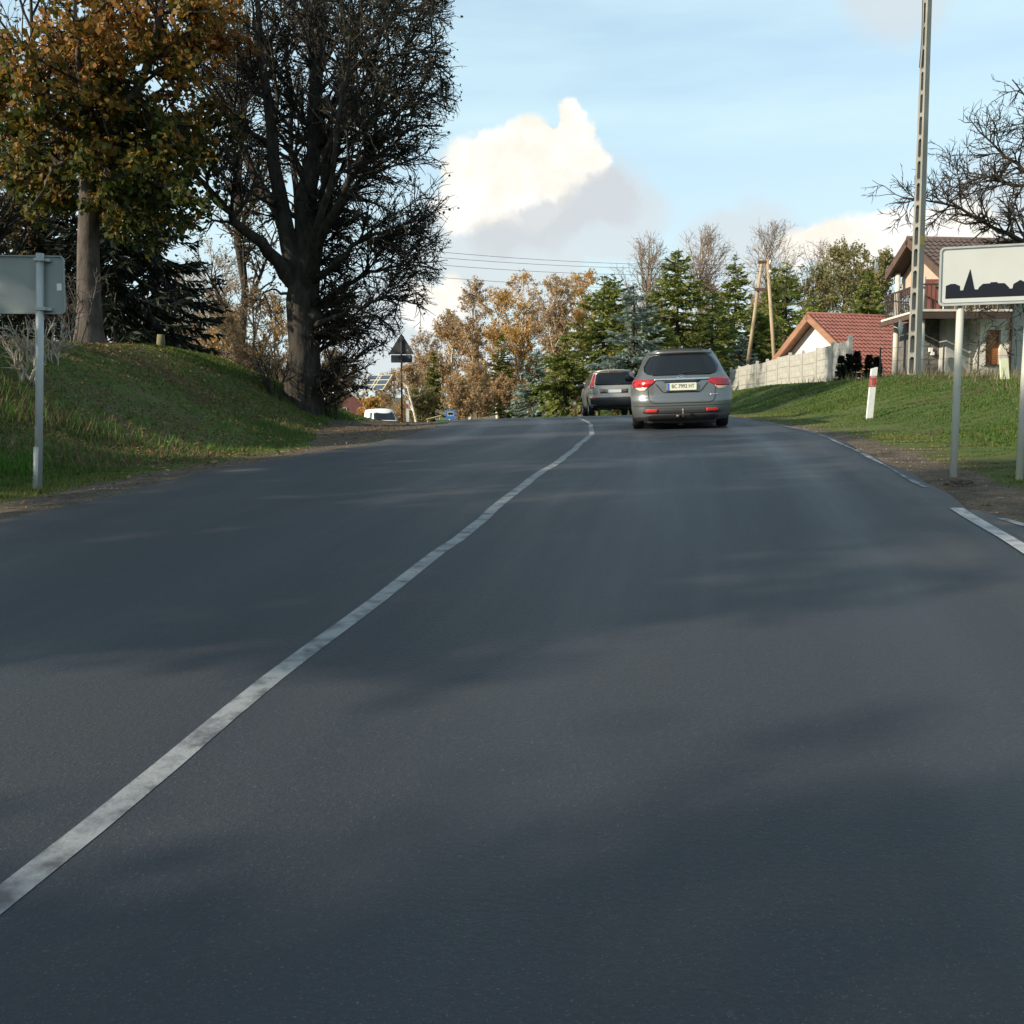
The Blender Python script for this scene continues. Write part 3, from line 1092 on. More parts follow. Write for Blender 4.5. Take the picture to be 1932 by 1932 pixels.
def build_maple():
    Y = 24.0
    b = P(168, 630, Y)
    z0 = Hs(b.x, b.y) - 0.12
    base = Vector((b.x, b.y, z0))
    rng = np.random.default_rng(5)

    def q(u, v, dy=0.0):
        p = P(u, v, Y + dy) - base
        return (p.x, p.y, p.z)
    limbs = [
        ([(0, 0, -0.5), (0, 0, 0), q(168, 560), q(166, 480), q(168, 400), q(170, 310)], 0.31, 0.21),
        ([q(172, 330), q(190, 250, .3), q(200, 160, .5), q(205, 60, .6), q(215, -60, .6)], 0.23, 0.07),
        ([q(165, 325), q(145, 270, -.3), q(105, 215, -.8), q(60, 150, -1.2), q(15, 120, -1.5)], 0.16, 0.05),
        ([q(185, 280, .2), q(235, 215, -.5), q(270, 130, -1), q(300, 40, -1.4), q(320, -40, -1.6)], 0.15, 0.05),
        ([q(178, 300), q(240, 265, .7), q(310, 240, 1.3), q(380, 250, 1.7), q(430, 285, 1.9)], 0.11, 0.03),
        ([q(172, 320), q(225, 320, -.9), q(290, 340, -1.5), q(350, 370, -1.8), q(400, 390, -1.9)], 0.09, 0.025),
        ([q(166, 330), q(110, 300, .7), q(50, 290, 1.2), q(-10, 310, 1.6)], 0.10, 0.03),
        ([q(168, 300), q(160, 200, -1.0), q(150, 110, -1.6), q(140, 0, -1.9)], 0.12, 0.04),
        ([q(200, 170, .5), q(260, 110, 1.0), q(330, 70, 1.5), q(390, 60, 1.7)], 0.10, 0.03),
        ([q(150, 280), q(90, 330, -1.2), q(50, 400, -1.6)], 0.06, 0.02),
        ([q(160, 300), q(100, 340, 1.2), q(70, 420, 1.6)], 0.06, 0.02),
        ([q(185, 300), q(250, 330, .8), q(290, 400, 1.0), q(310, 450, 1.1)], 0.06, 0.02),
        ([q(180, 300), q(210, 350, -1.2), q(250, 395, -1.7)], 0.06, 0.02),
    ]
    L1, R1 = lines(limbs, 10)
    L1[1:, 1:-1] += rng.normal(0, 0.05, L1[1:, 1:-1].shape)
    cx, cz = 0.6, 8.1

    def env(p):
        low = np.interp(p[:, 0], [-3, -1.4, -0.35, 0.3, 1.6, 2.6, 3.8], [2.0, 2.1, 3.7, 2.6, 1.7, 2.1, 3.0])
        clear = (np.abs(p[:, 0] + 0.05) < 0.62) & (p[:, 2] < 4.6) & (p[:, 1] < 1.2)
        return ~clear & (((p[:, 0] - cx) / 4.1) ** 2 + (p[:, 1] / 3.4) ** 2 + ((p[:, 2] - cz) / 6.0) ** 2 < 1.0) & (p[:, 2] > low)
    w2 = np.linalg.norm(np.diff(L1, axis=1), axis=2).sum(1)
    w2[0] = 0
    L2, R2 = sprout(rng, L1, R1, 260, (0.9, 2.3), (52, 16), 0.45, 0.008, 6, -0.05, 0.15, 0.15, 1, env, w2)
    L3, R3 = sprout(rng, L2, R2, 2200, (0.35, 0.95), (45, 14), 0.55, 0.005, 4, -0.35, 0.2, 0.1, 1, env)
    T = thing("maple_tree", "broad orange and olive leaved autumn tree with a smooth grey trunk on the bank", "tree", base)
    v, f = cat_meshes([tubes(L1, R1, 12)])
    near = (np.hypot(v[:, 0], v[:, 1]) < 0.8) & (v[:, 2] < 2.2)
    fl = 1 + 0.40 * np.exp(-np.maximum(v[:, 2], 0) / 0.35)
    v[:, :2] = np.where(near[:, None], v[:, :2] * fl[:, None], v[:, :2])
    link("trunk", np_mesh("trunk", v, f, True), BARK_GREY, T)
    v, f = cat_meshes([tubes(L2, R2, 4), tubes(L3, R3, 3)])
    tag(link("twigs", np_mesh("twigs", v, f), TWIG, T), kind='stuff')
    lv, lf = cat_meshes([leaves(rng, L3[::2], R3[::2], 17000, (0.10, 0.19), 1.1, 0.15, 0.8, 0.08), leaves(rng, L3, R3, 3500, (0.10, 0.19), 1.1, 0.15, 0.8, 0.08)])
    link("crown", np_mesh("crown", lv, lf), LEAF_MAPLE, T)
    return T


build_linden()
maple = build_maple()
for (x, y, rot, lab) in ((-13.0, 0.0, 1.1, "orange autumn tree on the left bank well before the sign's back"), (-13.5, 6.0, 2.6, "orange autumn tree on the left bank just before the sign's back"), (-15.0, 14.5, 5.2, "orange autumn tree set back on the left bank behind the sign's back"), (-13.0, -6.0, 4.0, "unseen orange tree added on the left bank to shade the nearest road")):
    m_ = copy_tree(maple)  # maple copies outside the view, added to cast shade on road and bank
    m_.location = (x, y, Hs(x, y) - 0.12)
    m_.rotation_euler = (0, 0, rot)
    m_["label"] = lab

# ------------------------------------------------------------------ vehicles
PAINT_GREY = material("car_paint_grey", (0.15, 0.16, 0.16), rough=0.26, metal=0.55, coat=0.7)
PAINT_BRONZE = material("car_paint_bronze", (0.36, 0.33, 0.29), rough=0.36, metal=0.35, coat=0.6)
PAINT_WHITE = material("van_paint_white", (0.78, 0.77, 0.72), rough=0.3, coat=0.5)
GLASS_DARK = material("tinted_glass", (0.010, 0.013, 0.016), rough=0.08, spec=0.35)
PLASTIC = material("black_plastic", (0.014, 0.014, 0.015), (0.022, 0.022, 0.022), rough=0.6, scale=30)
RUBBER = material("tyre_rubber", (0.012, 0.012, 0.012), (0.024, 0.023, 0.022), rough=0.85, scale=20)
CHROME = material("chrome", (0.80, 0.80, 0.80), rough=0.12, metal=1.0)
ALLOY = material("alloy_rim", (0.42, 0.42, 0.43), rough=0.35, metal=0.8)
LAMP_RED = material("lamp_red", (0.42, 0.010, 0.012), (0.26, 0.006, 0.008), rough=0.12, scale=14, coat=0.6)
LAMP_CLEAR = material("lamp_clear", (0.62, 0.58, 0.50), (0.72, 0.45, 0.25), rough=0.15, scale=9, coat=0.5)
REFLECTOR = material("reflector_red", (0.50, 0.035, 0.030), rough=0.3, coat=0.3)
PLATE_CREAM = material("plate_cream", (0.66, 0.67, 0.52), rough=0.45)
PLATE_WHITE = material("plate_white", (0.60, 0.62, 0.64), rough=0.45)
PLATE_BLUE = material("plate_blue", (0.045, 0.13, 0.40), rough=0.45)
INK = material("plate_ink", (0.02, 0.02, 0.025), rough=0.5)
SEAM = material("shut_line", (0.010, 0.010, 0.011), rough=0.8)


def text_mesh(body, size, extrude=0.002, align='CENTER', sx=1.0):
    cu = bpy.data.curves.new("lettering", 'FONT')
    cu.body = body
    cu.size = size
    cu.extrude = extrude
    cu.align_x = align
    cu.align_y = 'CENTER'
    tmp = bpy.data.objects.new("lettering_tmp", cu)
    COL.objects.link(tmp)
    bpy.context.view_layer.update()
    me = bpy.data.meshes.new_from_object(tmp.evaluated_get(bpy.context.evaluated_depsgraph_get()))
    bpy.data.objects.remove(tmp)
    bpy.data.curves.remove(cu)
    n = len(me.vertices)
    co = np.empty(n * 3, np.float32)
    me.vertices.foreach_get('co', co)
    co = co.reshape(-1, 3)
    out = np.stack([co[:, 0] * sx, -co[:, 2], co[:, 1]], 1)      # stand it up, facing -y
    me.vertices.foreach_set('co', out.ravel())
    me.update()
    return me


class Car:
    """body surface: a tail (or nose) face y = f(x, z) whose rim runs forward into flanks and roof"""

    def __init__(self, spec):
        self.s = spec
        self.wz, self.ww = np.array(spec['width']).T
        self.rz, self.ry = np.array(spec['rear']).T
        self.L = spec['length']
        self.zt, self.zb = self.wz[-1], self.wz[0]

    def w(self, z):
        return np.interp(z, self.wz, self.ww)

    def f(self, x, z):
        s = np.clip(np.abs(x) / self.w(z), 0, 1)
        return smooth_interp(np.asarray(z, float), self.rz, self.ry, 0.03) + self.s['corner'] * s ** 5 + self.s.get('bow', 0.05) * s ** 2

    def roof(self, y):
        return np.interp(y, *np.array(self.s['roof']).T)

    def body(self):
        zs = np.unique(np.concatenate([np.linspace(self.zb, self.zt, 34), self.wz]))
        K = len(zs)
        M = 25
        sm = np.sin(np.linspace(-1, 1, M) * np.pi / 2)
        crown = self.s['crown']
        cap = np.empty((K, M, 3))
        for k, z in enumerate(zs):
            x = sm * self.w(z)
            cap[k, :, 0] = x
            cap[k, :, 1] = self.f(x, np.full(M, z))
            cap[k, :, 2] = z + crown * (1 - sm ** 2) * (k / (K - 1)) ** 8
        ring = np.concatenate([cap[:, 0], cap[-1, 1:-1], cap[::-1, -1]])
        J = 44
        tj = np.linspace(0, 1, J) ** 1.15
        rings = np.empty((J, len(ring), 3))
        for j, t in enumerate(tj):
            y = ring[:, 1] * (1 - t) + self.L * t
            nose = 1 - 0.16 * ss(self.L - 0.9, self.L, y) ** 1.5
            zr_ = self.roof(y)
            z = np.minimum(ring[:, 2], zr_ - 0.02 * (np.abs(ring[:, 0]) / self.ww.max()) ** 2)
            lim = self.w(np.minimum(z, self.zt))
            x = np.sign(ring[:, 0]) * np.minimum(np.abs(ring[:, 0]), lim) * nose
            side = (np.abs(ring[:, 0]) > self.w(ring[:, 2]) * 0.98)
            x = np.where(side & (z < self.zt), np.sign(ring[:, 0]) * lim * nose, x)
            rings[j] = np.stack([x, y, z], 1)
        V = [cap.reshape(-1, 3), rings.reshape(-1, 3)]
        i = (np.arange(K - 1)[:, None] * M + np.arange(M - 1)[None]).ravel()
        F = [np.stack([i, i + 1, i + M + 1, i + M], 1)]
        n = len(ring)
        o = K * M
        i = (np.arange(J - 1)[:, None] * n + np.arange(n - 1)[None]).ravel() + o
        q = np.stack([i, i + n, i + n + 1, i + 1], 1)
        allv = np.concatenate(V)
        c = allv[q].mean(1)
        keep = np.ones(len(q), bool)
        for wy in self.s['axles']:
            keep &= ~((np.hypot(c[:, 1] - wy, c[:, 2] - self.s['wheel_r']) < self.s['wheel_r'] + 0.055) & (np.abs(c[:, 0]) > 0.5))
        F.append(q[keep])
        last = np.arange(n) + o + (J - 1) * n
        fr = np.array([[last[a], last[a + 1], last[n - 2 - a], last[n - 1 - a]] for a in range(n // 2 - 1)])
        F.append(fr)
        return allv, F

    def patch(self, rows, off=0.006, nx=14, back=0.02):
        """rows of (z, x_left, x_right) -> a thin shell lying on the tail face"""
        rows = np.array(rows, float)
        zz = rows[:, 0]
        t = np.linspace(0, 1, nx)
        X = rows[:, 1:2] * (1 - t) + rows[:, 2:3] * t
        Z = np.repeat(zz[:, None], nx, 1)
        Yf = self.f(X, Z) - off
        n = len(zz)
        A = np.stack([X, Yf, Z], -1).reshape(-1, 3)
        B = np.stack([X, Yf + back, Z], -1).reshape(-1, 3)
        i = (np.arange(n - 1)[:, None] * nx + np.arange(nx - 1)[None]).ravel()
        F = [np.stack([i, i + 1, i + nx + 1, i + nx], 1)]
        rim = list(range(nx)) + [r * nx + nx - 1 for r in range(1, n)] + [(n - 1) * nx + c for c in range(nx - 2, -1, -1)] + [r * nx for r in range(n - 2, 0, -1)]
        rim = np.array(rim)
        nr = np.roll(rim, -1)
        F.append(np.stack([nr, rim, rim + n * nx, nr + n * nx], 1))
        return np_mesh("patch", np.concatenate([A, B]), F, True)

    def seam(self, pts, r=0.005, off=0.002):
        mb = MB()
        out = []
        for (x0, z0), (x1, z1) in zip(pts[:-1], pts[1:]):
            n = max(2, int(math.hypot(x1 - x0, z1 - z0) / 0.05))
            for a in range(n):
                t = a / n
                x, z = x0 + (x1 - x0) * t, z0 + (z1 - z0) * t
                out.append((x, float(self.f(np.array([x]), np.array([z]))[0]) - off, z))
        x, z = pts[-1]
        out.append((x, float(self.f(np.array([x]), np.array([z]))[0]) - off, z))
        return mb.tube(out, r, 5).mesh("seam", True)

    def side_glass(self, spans, zlo, zhi, s):
        mb = MB()
        for (y0, y1, y0t, y1t) in spans:
            n = 6
            g = []
            for a in range(n):
                t = a / (n - 1)
                z = zlo + (zhi - zlo) * t
                x = s * (float(self.w(z)) + 0.006)
                g += [(x, y0 + (y0t - y0) * t, z), (x, y1 + (y1t - y1) * t, z)]
            mb.add(g, [(2 * a, 2 * a + 1, 2 * a + 3, 2 * a + 2) for a in range(n - 1)])
        return mb.mesh("side_window", True)

    def wheels(self, t, rim_mat=None):
        r = self.s['wheel_r']
        tw = self.s['tyre_w']
        ty = MB().lathe_x([(0, r * 0.62), (0, r * 0.86), (tw * 0.06, r * 0.96), (tw * 0.2, r), (tw * 0.8, r), (tw * 0.94, r * 0.96), (tw, r * 0.86), (tw, r * 0.62)], 30).mesh("tyre", True)
        rm = MB()
        rm.lathe_x([(tw * 0.05, r * 0.64), (tw * 0.12, r * 0.60), (tw * 0.9, r * 0.58), (tw * 0.9, 0.0)], 24)
        for k in range(5):
            a = 2 * math.pi * k / 5
            M = Matrix.Rotation(a, 4, 'X')
            rm.box(tw * 0.1, tw * 0.22, -0.03, 0.03, 0.0, r * 0.62, M)
        rm = rm.mesh("rim", False)
        for wy in self.s['axles']:
            for s in (-1, 1):
                e = bpy.data.objects.new("wheel", ty)
                COL.objects.link(e)
                if not ty.materials:
                    ty.materials.append(RUBBER)
                e.parent = t
                e.location = (s * self.s['track'], wy, r)
                e.rotation_euler = (0, 0, 0 if s < 0 else math.pi)
                link("rim", rm, rim_mat or ALLOY, e)

    def arches(self, t):
        r = self.s['wheel_r'] + 0.06
        for wy in self.s['axles']:
            for s in (-1, 1):
                mb = MB()
                x0, x1 = s * 0.48, s * float(self.w(0.5)) * 0.985
                pts = []
                for k in range(13):
                    a = math.pi * k / 12 * 1.16 - 0.25
                    pts.append((wy + r * math.cos(a), self.s['wheel_r'] + r * math.sin(a)))
                vs_ = [(x0, y, z) for y, z in pts] + [(x1, y, z) for y, z in pts]
                n = len(pts)
                mb.add(vs_, [(k, k + 1, n + k + 1, n + k) for k in range(n - 1)] + [tuple(range(n))])
                mb.build("wheel_housing", PLASTIC, t)
        u = MB()
        w0 = self.s['track'] - 0.17
        u.box(-w0, w0, 0.35, self.L - 0.3, self.zb - 0.02, self.zb + 0.18)
        u.box(-0.62, 0.62, 0.2, self.L - 0.3, self.zb - 0.05, self.zb + 0.05)
        for wy in self.s['axles']:
            u.tube([(-w0, wy, 0.3), (w0, wy, 0.3)], 0.04, 8)
        u.build("underbody", PLASTIC, t)


def on_road(Y, d, yaw_extra=0.0):
    k = int(np.argmin(np.abs(RY - Y)))
    x = RX[k] + d * RTY[k]
    y = RY[k] - d * RTX[k]
    z = RZ[k] + d * RB[k]
    head = math.atan2(-RTX[k], RTY[k])
    slope = math.atan((RZ[k + 3] - RZ[k - 3]) / (RY[k + 3] - RY[k - 3]))
    return (x, y, z), head + yaw_extra, slope, math.atan(RB[k])


def seat(o, Y, X, heading_deg):
    """stand a vehicle on the road at depth Y and across-position X, turned by heading"""
    d, k = lateral([X], [Y])
    d, k = float(d[0]), int(k[0])
    z = RZ[k] + d * RB[k]
    slope = math.atan((RZ[k + 4] - RZ[k - 4]) / (RY[k + 4] - RY[k - 4]))
    o.location = (X, Y, z + 0.002)
    o.rotation_euler = (Matrix.Rotation(math.radians(-heading_deg), 4, 'Z') @ Matrix.Rotation(slope, 4, 'X') @ Matrix.Rotation(-math.atan(RB[k]), 4, 'Y')).to_euler()


def estate_car():
    c = Car(dict(length=4.77, corner=0.20, bow=0.07, crown=0.045, wheel_r=0.325, tyre_w=0.215, track=0.885, axles=(1.02, 3.79),
                 width=[(0.24, 0.80), (0.32, 0.86), (0.50, 0.895), (0.70, 0.905), (0.86, 0.90), (0.95, 0.875), (1.00, 0.835), (1.08, 0.785), (1.22, 0.72), (1.34, 0.655), (1.41, 0.60), (1.425, 0.575)],
                 rear=[(0.24, 0.10), (0.32, 0.03), (0.50, 0.0), (0.66, 0.0), (0.69, 0.035), (0.80, 0.045), (0.93, 0.055), (1.00, 0.09), (1.05, 0.13), (1.20, 0.25), (1.35, 0.37), (1.395, 0.40), (1.405, 0.33), (1.425, 0.36)],
                 roof=[(0, 1.50), (1.2, 1.485), (2.3, 1.47), (2.75, 1.42), (3.55, 1.0), (3.7, 0.965), (4.3, 0.86), (4.62, 0.72), (4.77, 0.52)]))
    t = thing("estate_car", "dark grey estate car with full-width red tail lamps and chrome strip, towbar below", "car")
    v, F = c.body()
    link("body", np_mesh("body", v, F, True), PAINT_GREY, t)
    c.arches(t)
    c.wheels(t)
    # rear window
    win = []
    for z in np.linspace(1.045, 1.372, 24):
        q = (z - 1.045) / (1.372 - 1.045)
        half = float(np.interp(q, [0, .08, .22, .45, .8, .93, 1], [0.50, 0.61, 0.665, 0.665, 0.60, 0.555, 0.47]))
        win.append((z, -half, half))
    w = link("rear_window", c.patch(win, 0.018, 26, 0.04), GLASS_DARK, t)
    MB().tube([(0.02, c.f(np.array([.02]), np.array([1.075]))[0] - 0.034, 1.075), (0.30, c.f(np.array([.3]), np.array([1.10]))[0] - 0.02, 1.10)], 0.009, 5).build("wiper", PLASTIC, w)
    # spoiler lip
    link("spoiler", c.patch([(1.382, -0.56, 0.56), (1.40, -0.575, 0.575), (1.418, -0.56, 0.56)], 0.03, 18, 0.06), PAINT_GREY, t)
    link("brake_lamp", c.patch([(1.376, -0.16, 0.16), (1.386, -0.17, 0.17)], 0.012, 8), LAMP_RED, t)
    # lamps
    for s in (-1, 1):
        rows = []
        for z in np.linspace(0.845, 0.985, 8):
            q = (z - 0.845) / 0.14
            inner = float(np.interp(q, [0, 0.5, 1], [0.60, 0.485, 0.44]))
            outer = float(np.interp(q, [0, 0.3, 0.85, 1], [0.845, 0.878, 0.858, 0.80]))
            rows.append((z, s * inner, s * outer) if s > 0 else (z, -outer, -inner))
        lamp = link("tail_lamp", c.patch(rows, 0.012, 12, 0.03), LAMP_RED, t)
        rows = []
        for z in np.linspace(0.795, 0.848, 5):
            q = (z - 0.795) / 0.053
            inner, outer = float(np.interp(q, [0, 1], [0.66, 0.585])), float(np.interp(q, [0, .5, 1], [0.74, 0.80, 0.83]))
            rows.append((z, s * inner, s * outer) if s > 0 else (z, -outer, -inner))
        link("lens", c.patch(rows, 0.010, 8, 0.03), LAMP_CLEAR, lamp)
        link("reflector", c.patch([(0.445, *sorted((s * 0.44, s * 0.62))), (0.462, *sorted((s * 0.43, s * 0.655))), (0.485, *sorted((s * 0.425, s * 0.64))), (0.496, *sorted((s * 0.43, s * 0.60)))], 0.022, 8), REFLECTOR, t)
        g = link("side_window", c.side_glass([(0.62, 1.45, 0.98, 1.5), (1.52, 2.35, 1.56, 2.33), (2.41, 3.4, 2.4, 2.8)], 1.0, 1.36, s), GLASS_DARK, t)
        MB().tube([(s * 0.55, 0.55, 1.425), (s * 0.56, 0.75, 1.452), (s * 0.565, 1.6, 1.455), (s * 0.56, 2.4, 1.435), (s * 0.55, 2.6, 1.40)], 0.016, 6).build("roof_rail", PAINT_GREY, t, smooth=True)
        mi = MB().tube([(s * 0.84, 3.02, 1.0), (s * 0.90, 3.0, 1.02), (s * 0.96, 2.99, 1.04), (s * 1.03, 2.99, 1.03)], [0.03, 0.05, 0.075, 0.045], 9)
        mi.build("mirror", PLASTIC, t, smooth=True)
        MB().box(s * 0.895 - 0.012, s * 0.895 + 0.012, 1.55, 1.75, 0.86, 0.885).build("door_handle", PAINT_GREY, t)
        MB().box(s * 0.90 - 0.012, s * 0.90 + 0.012, 2.5, 2.7, 0.86, 0.885).build("door_handle", PAINT_GREY, t)
    link("chrome_strip", c.patch([(0.958, -0.47, 0.47), (0.972, -0.50, 0.50), (0.985, -0.49, 0.49)], 0.02, 22, 0.03), CHROME, t)
    # emblem: an oval ring with a slanted letter bar
    em = MB()
    cy = float(c.f(np.array([0.0]), np.array([1.012]))[0]) - 0.012
    ring = [(0.075 * math.cos(a), cy, 1.014 + 0.026 * math.sin(a)) for a in np.linspace(0, 2 * math.pi, 25)]
    em.tube(ring, 0.005, 5, False)
    for x in (-0.03, 0.03):
        em.tube([(x - 0.006, cy, 0.996), (x + 0.008, cy, 1.032)], 0.005, 5)
    em.tube([(-0.028, cy, 1.010), (0.03, cy, 1.018)], 0.005, 5)
    em.build("emblem", CHROME, t)
    # plate recess outline, plate and lettering
    link("tailgate_crease", c.seam([(-0.46, 0.90), (-0.345, 0.775), (-0.30, 0.758), (0.30, 0.758), (0.345, 0.775), (0.46, 0.90)], 0.008), SEAM, t)
    link("tailgate_seam", c.seam([(-0.60, 0.84), (-0.585, 0.66), (-0.545, 0.605), (-0.46, 0.588), (0.46, 0.588), (0.545, 0.605), (0.585, 0.66), (0.60, 0.84)], 0.005), SEAM, t)
    link("bumper_seam", c.seam([(-0.86, 0.545), (-0.60, 0.542), (0.60, 0.542), (0.86, 0.545)], 0.004), SEAM, t)
    py = float(c.f(np.array([0.0]), np.array([0.845]))[0]) - 0.035
    link("plate_light", c.patch([(0.915, -0.30, 0.30), (0.945, -0.34, 0.34)], 0.01, 10), PLASTIC, t)
    pl = MB().prism(round_rect(-0.26, 0.26, 0.79, 0.905, 0.012, 3), py, py + 0.03).build("number_plate", PLATE_CREAM, t)
    MB().box(-0.257, -0.215, py - 0.003, py, 0.793, 0.902).build("blue_band", PLATE_BLUE, pl)
    MB().prism(round_rect(-0.272, 0.272, 0.775, 0.79, 0.006, 2), py - 0.006, py + 0.02).build("plate_holder", PLASTIC, pl)
    link("lettering", text_mesh("BC 7992 HT", 0.098, 0.001, sx=0.80), INK, pl, (0.022, py - 0.002, 0.847))
    # lower bumper
    link("bumper_insert", c.patch([(0.405, -0.60, 0.60), (0.43, -0.69, 0.69), (0.46, -0.70, 0.70), (0.505, -0.60, 0.60)], 0.010, 20), material("bumper_mesh_black", (0.035, 0.036, 0.036), (0.02, 0.02, 0.02), rough=0.5, scale=40), t)
    link("bumper_lower", c.patch([(0.235, -0.58, 0.58), (0.30, -0.66, 0.66), (0.36, -0.64, 0.64), (0.398, -0.58, 0.58)], 0.012, 18), PLASTIC, t)
    hook = MB()
    hook.tube([(0.02, 0.25, 0.33), (0.02, 0.0, 0.32), (0.02, -0.085, 0.34), (0.02, -0.10, 0.40), (0.02, -0.10, 0.46)], 0.018, 8)
    hook.tube([(0.02, -0.10, 0.44), (0.02, -0.10, 0.455), (0.02, -0.10, 0.475), (0.02, -0.10, 0.495), (0.02, -0.10, 0.505)], [0.018, 0.024, 0.027, 0.02, 0.006], 8)
    hook.box(-0.10, -0.04, -0.02, 0.02, 0.31, 0.37)
    hook.build("towbar", material("towbar_steel", (0.22, 0.20, 0.17), (0.10, 0.08, 0.06), rough=0.5, metal=0.6, scale=18), t, smooth=True)
    MB().box(-0.3, 0.32, 0.3, 0.5, 0.17, 0.25).box(-0.06, 0.03, 0.3, 0.4, 0.13, 0.22).build("exhaust", PLASTIC, t)
    # aerial
    MB().prism([(0.75, 1.455), (0.97, 1.455), (0.81, 1.525), (0.77, 1.525)], -0.02, 0.02, Matrix.Rotation(math.radians(90), 4, 'Z')).build("aerial", PLASTIC, t)
    for x, z in ((-0.80, 0.475), (-0.76, 0.475)):
        pass
    link("badge", c.patch([(0.70, 0.50, 0.64), (0.718, 0.50, 0.64)], 0.006, 4, 0.01), CHROME, t)
    zmap = lambda z: np.interp(z, [0.0, 0.24, 0.445, 0.545, 0.588, 0.79, 0.845, 0.97, 1.045, 1.372, 1.425, 1.6], [-0.06, 0.17, 0.315, 0.43, 0.475, 0.70, 0.765, 0.895, 0.975, 1.335, 1.405, 1.57])

    def remap(o, dz=0.0):
        if o.name.split('.')[0] in ('wheel', 'rim', 'wheel_housing'):
            return
        if o.type == 'MESH':
            if o.name.startswith('lettering'):
                o.location.z = float(zmap(0.847))
            else:
                n = len(o.data.vertices)
                co = np.empty(n * 3, np.float32)
                o.data.vertices.foreach_get('co', co)
                co = co.reshape(-1, 3)
                co[:, 2] = zmap(co[:, 2])
                o.data.vertices.foreach_set('co', co.ravel())
                o.data.update()
        for ch in o.children:
            remap(ch)
    bpy.context.view_layer.update()
    remap(t)
    return t


def suv():
    c = Car(dict(length=4.53, corner=0.14, bow=0.05, crown=0.04, wheel_r=0.345, tyre_w=0.225, track=0.885, axles=(0.95, 3.57),
                 width=[(0.30, 0.80), (0.40, 0.87), (0.60, 0.905), (0.85, 0.91), (1.00, 0.895), (1.08, 0.87), (1.25, 0.81), (1.45, 0.735), (1.58, 0.68), (1.63, 0.62)],
                 rear=[(0.30, 0.08), (0.40, 0.02), (0.55, 0.0), (0.68, 0.0), (0.70, 0.05), (0.85, 0.055), (1.05, 0.08), (1.12, 0.11), (1.35, 0.20), (1.56, 0.30), (1.585, 0.22), (1.63, 0.26)],
                 roof=[(0, 1.72), (1.0, 1.69), (2.2, 1.66), (2.6, 1.60), (3.35, 1.16), (3.5, 1.10), (4.1, 0.98), (4.4, 0.85), (4.53, 0.6)]))
    t = thing("sport_utility_car", "bronze grey high-roofed car with tall upright red tail lamps, climbing over the crest", "car")
    v, F = c.body()
    link("body", np_mesh("body", v, F, True), PAINT_BRONZE, t)
    c.arches(t)
    c.wheels(t)
    win = []
    for z in np.linspace(1.10, 1.555, 9):
        q = (z - 1.10) / 0.455
        half = float(np.interp(q, [0, .1, .9, 1], [0.66, 0.70, 0.60, 0.56]))
        win.append((z, -half, half))
    w = link("rear_window", c.patch(win, 0.016, 22, 0.04), GLASS_DARK, t)
    MB().tube([(0.0, c.f(np.array([.0]), np.array([1.12]))[0] - 0.02, 1.12), (0.38, c.f(np.array([.38]), np.array([1.15]))[0] - 0.02, 1.15)], 0.010, 5).build("wiper", PLASTIC, w)
    link("brake_lamp", c.patch([(1.57, -0.16, 0.16), (1.59, -0.17, 0.17)], 0.02, 8), LAMP_RED, t)
    for s in (-1, 1):
        rows = []
        for z in np.linspace(1.0, 1.52, 9):
            q = (z - 1.0) / 0.52
            inner = float(np.interp(q, [0, .2, 1], [0.74, 0.735, 0.645]))
            outer = float(np.interp(q, [0, .2, .9, 1], [0.86, 0.86, 0.72, 0.68]))
            rows.append((z, s * inner, s * outer) if s > 0 else (z, -outer, -inner))
        link("tail_lamp", c.patch(rows, 0.012, 6, 0.03), LAMP_RED, t)
        link("reflector", c.patch([(0.615, *sorted((s * 0.60, s * 0.78))), (0.645, *sorted((s * 0.58, s * 0.80)))], 0.012, 6), REFLECTOR, t)
        link("side_window", c.side_glass([(0.45, 1.1, 0.72, 1.15), (1.18, 2.1, 1.22, 2.08), (2.16, 3.2, 2.14, 2.6)], 1.12, 1.56, s), GLASS_DARK, t)
        MB().tube([(s * 0.87, 2.92, 1.12), (s * 0.95, 2.9, 1.14), (s * 1.02, 2.89, 1.15), (s * 1.10, 2.89, 1.13)], [0.03, 0.07, 0.10, 0.06], 9).build("mirror", PLASTIC, t, smooth=True)
    py = float(c.f(np.array([0.0]), np.array([0.87]))[0]) - 0.02
    pl = MB().prism(round_rect(-0.26, 0.26, 0.82, 0.935, 0.012, 3), py, py + 0.03).build("number_plate", PLATE_WHITE, t)
    MB().box(-0.257, -0.217, py - 0.003, py, 0.823, 0.932).build("blue_band", PLATE_BLUE, pl)
    link("plate_recess", c.patch([(0.80, -0.50, 0.50), (0.95, -0.52, 0.52)], 0.004, 10), material("plate_recess_bronze", (0.15, 0.135, 0.12), rough=0.4, metal=0.5), t)
    link("bumper_strip", c.patch([(0.655, -0.80, 0.80), (0.69, -0.80, 0.80)], 0.012, 18, 0.03), material("satin_trim", (0.40, 0.38, 0.35), rough=0.35, metal=0.6), t)
    link("bumper_lower", c.patch([(0.30, -0.74, 0.74), (0.42, -0.84, 0.84), (0.56, -0.86, 0.86), (0.64, -0.86, 0.86)], 0.008, 18), PLASTIC, t)
    link("tailgate_seam", c.seam([(-0.74, 1.0), (-0.72, 0.72), (0.72, 0.72), (0.74, 1.0)], 0.005), SEAM, t)
    return t


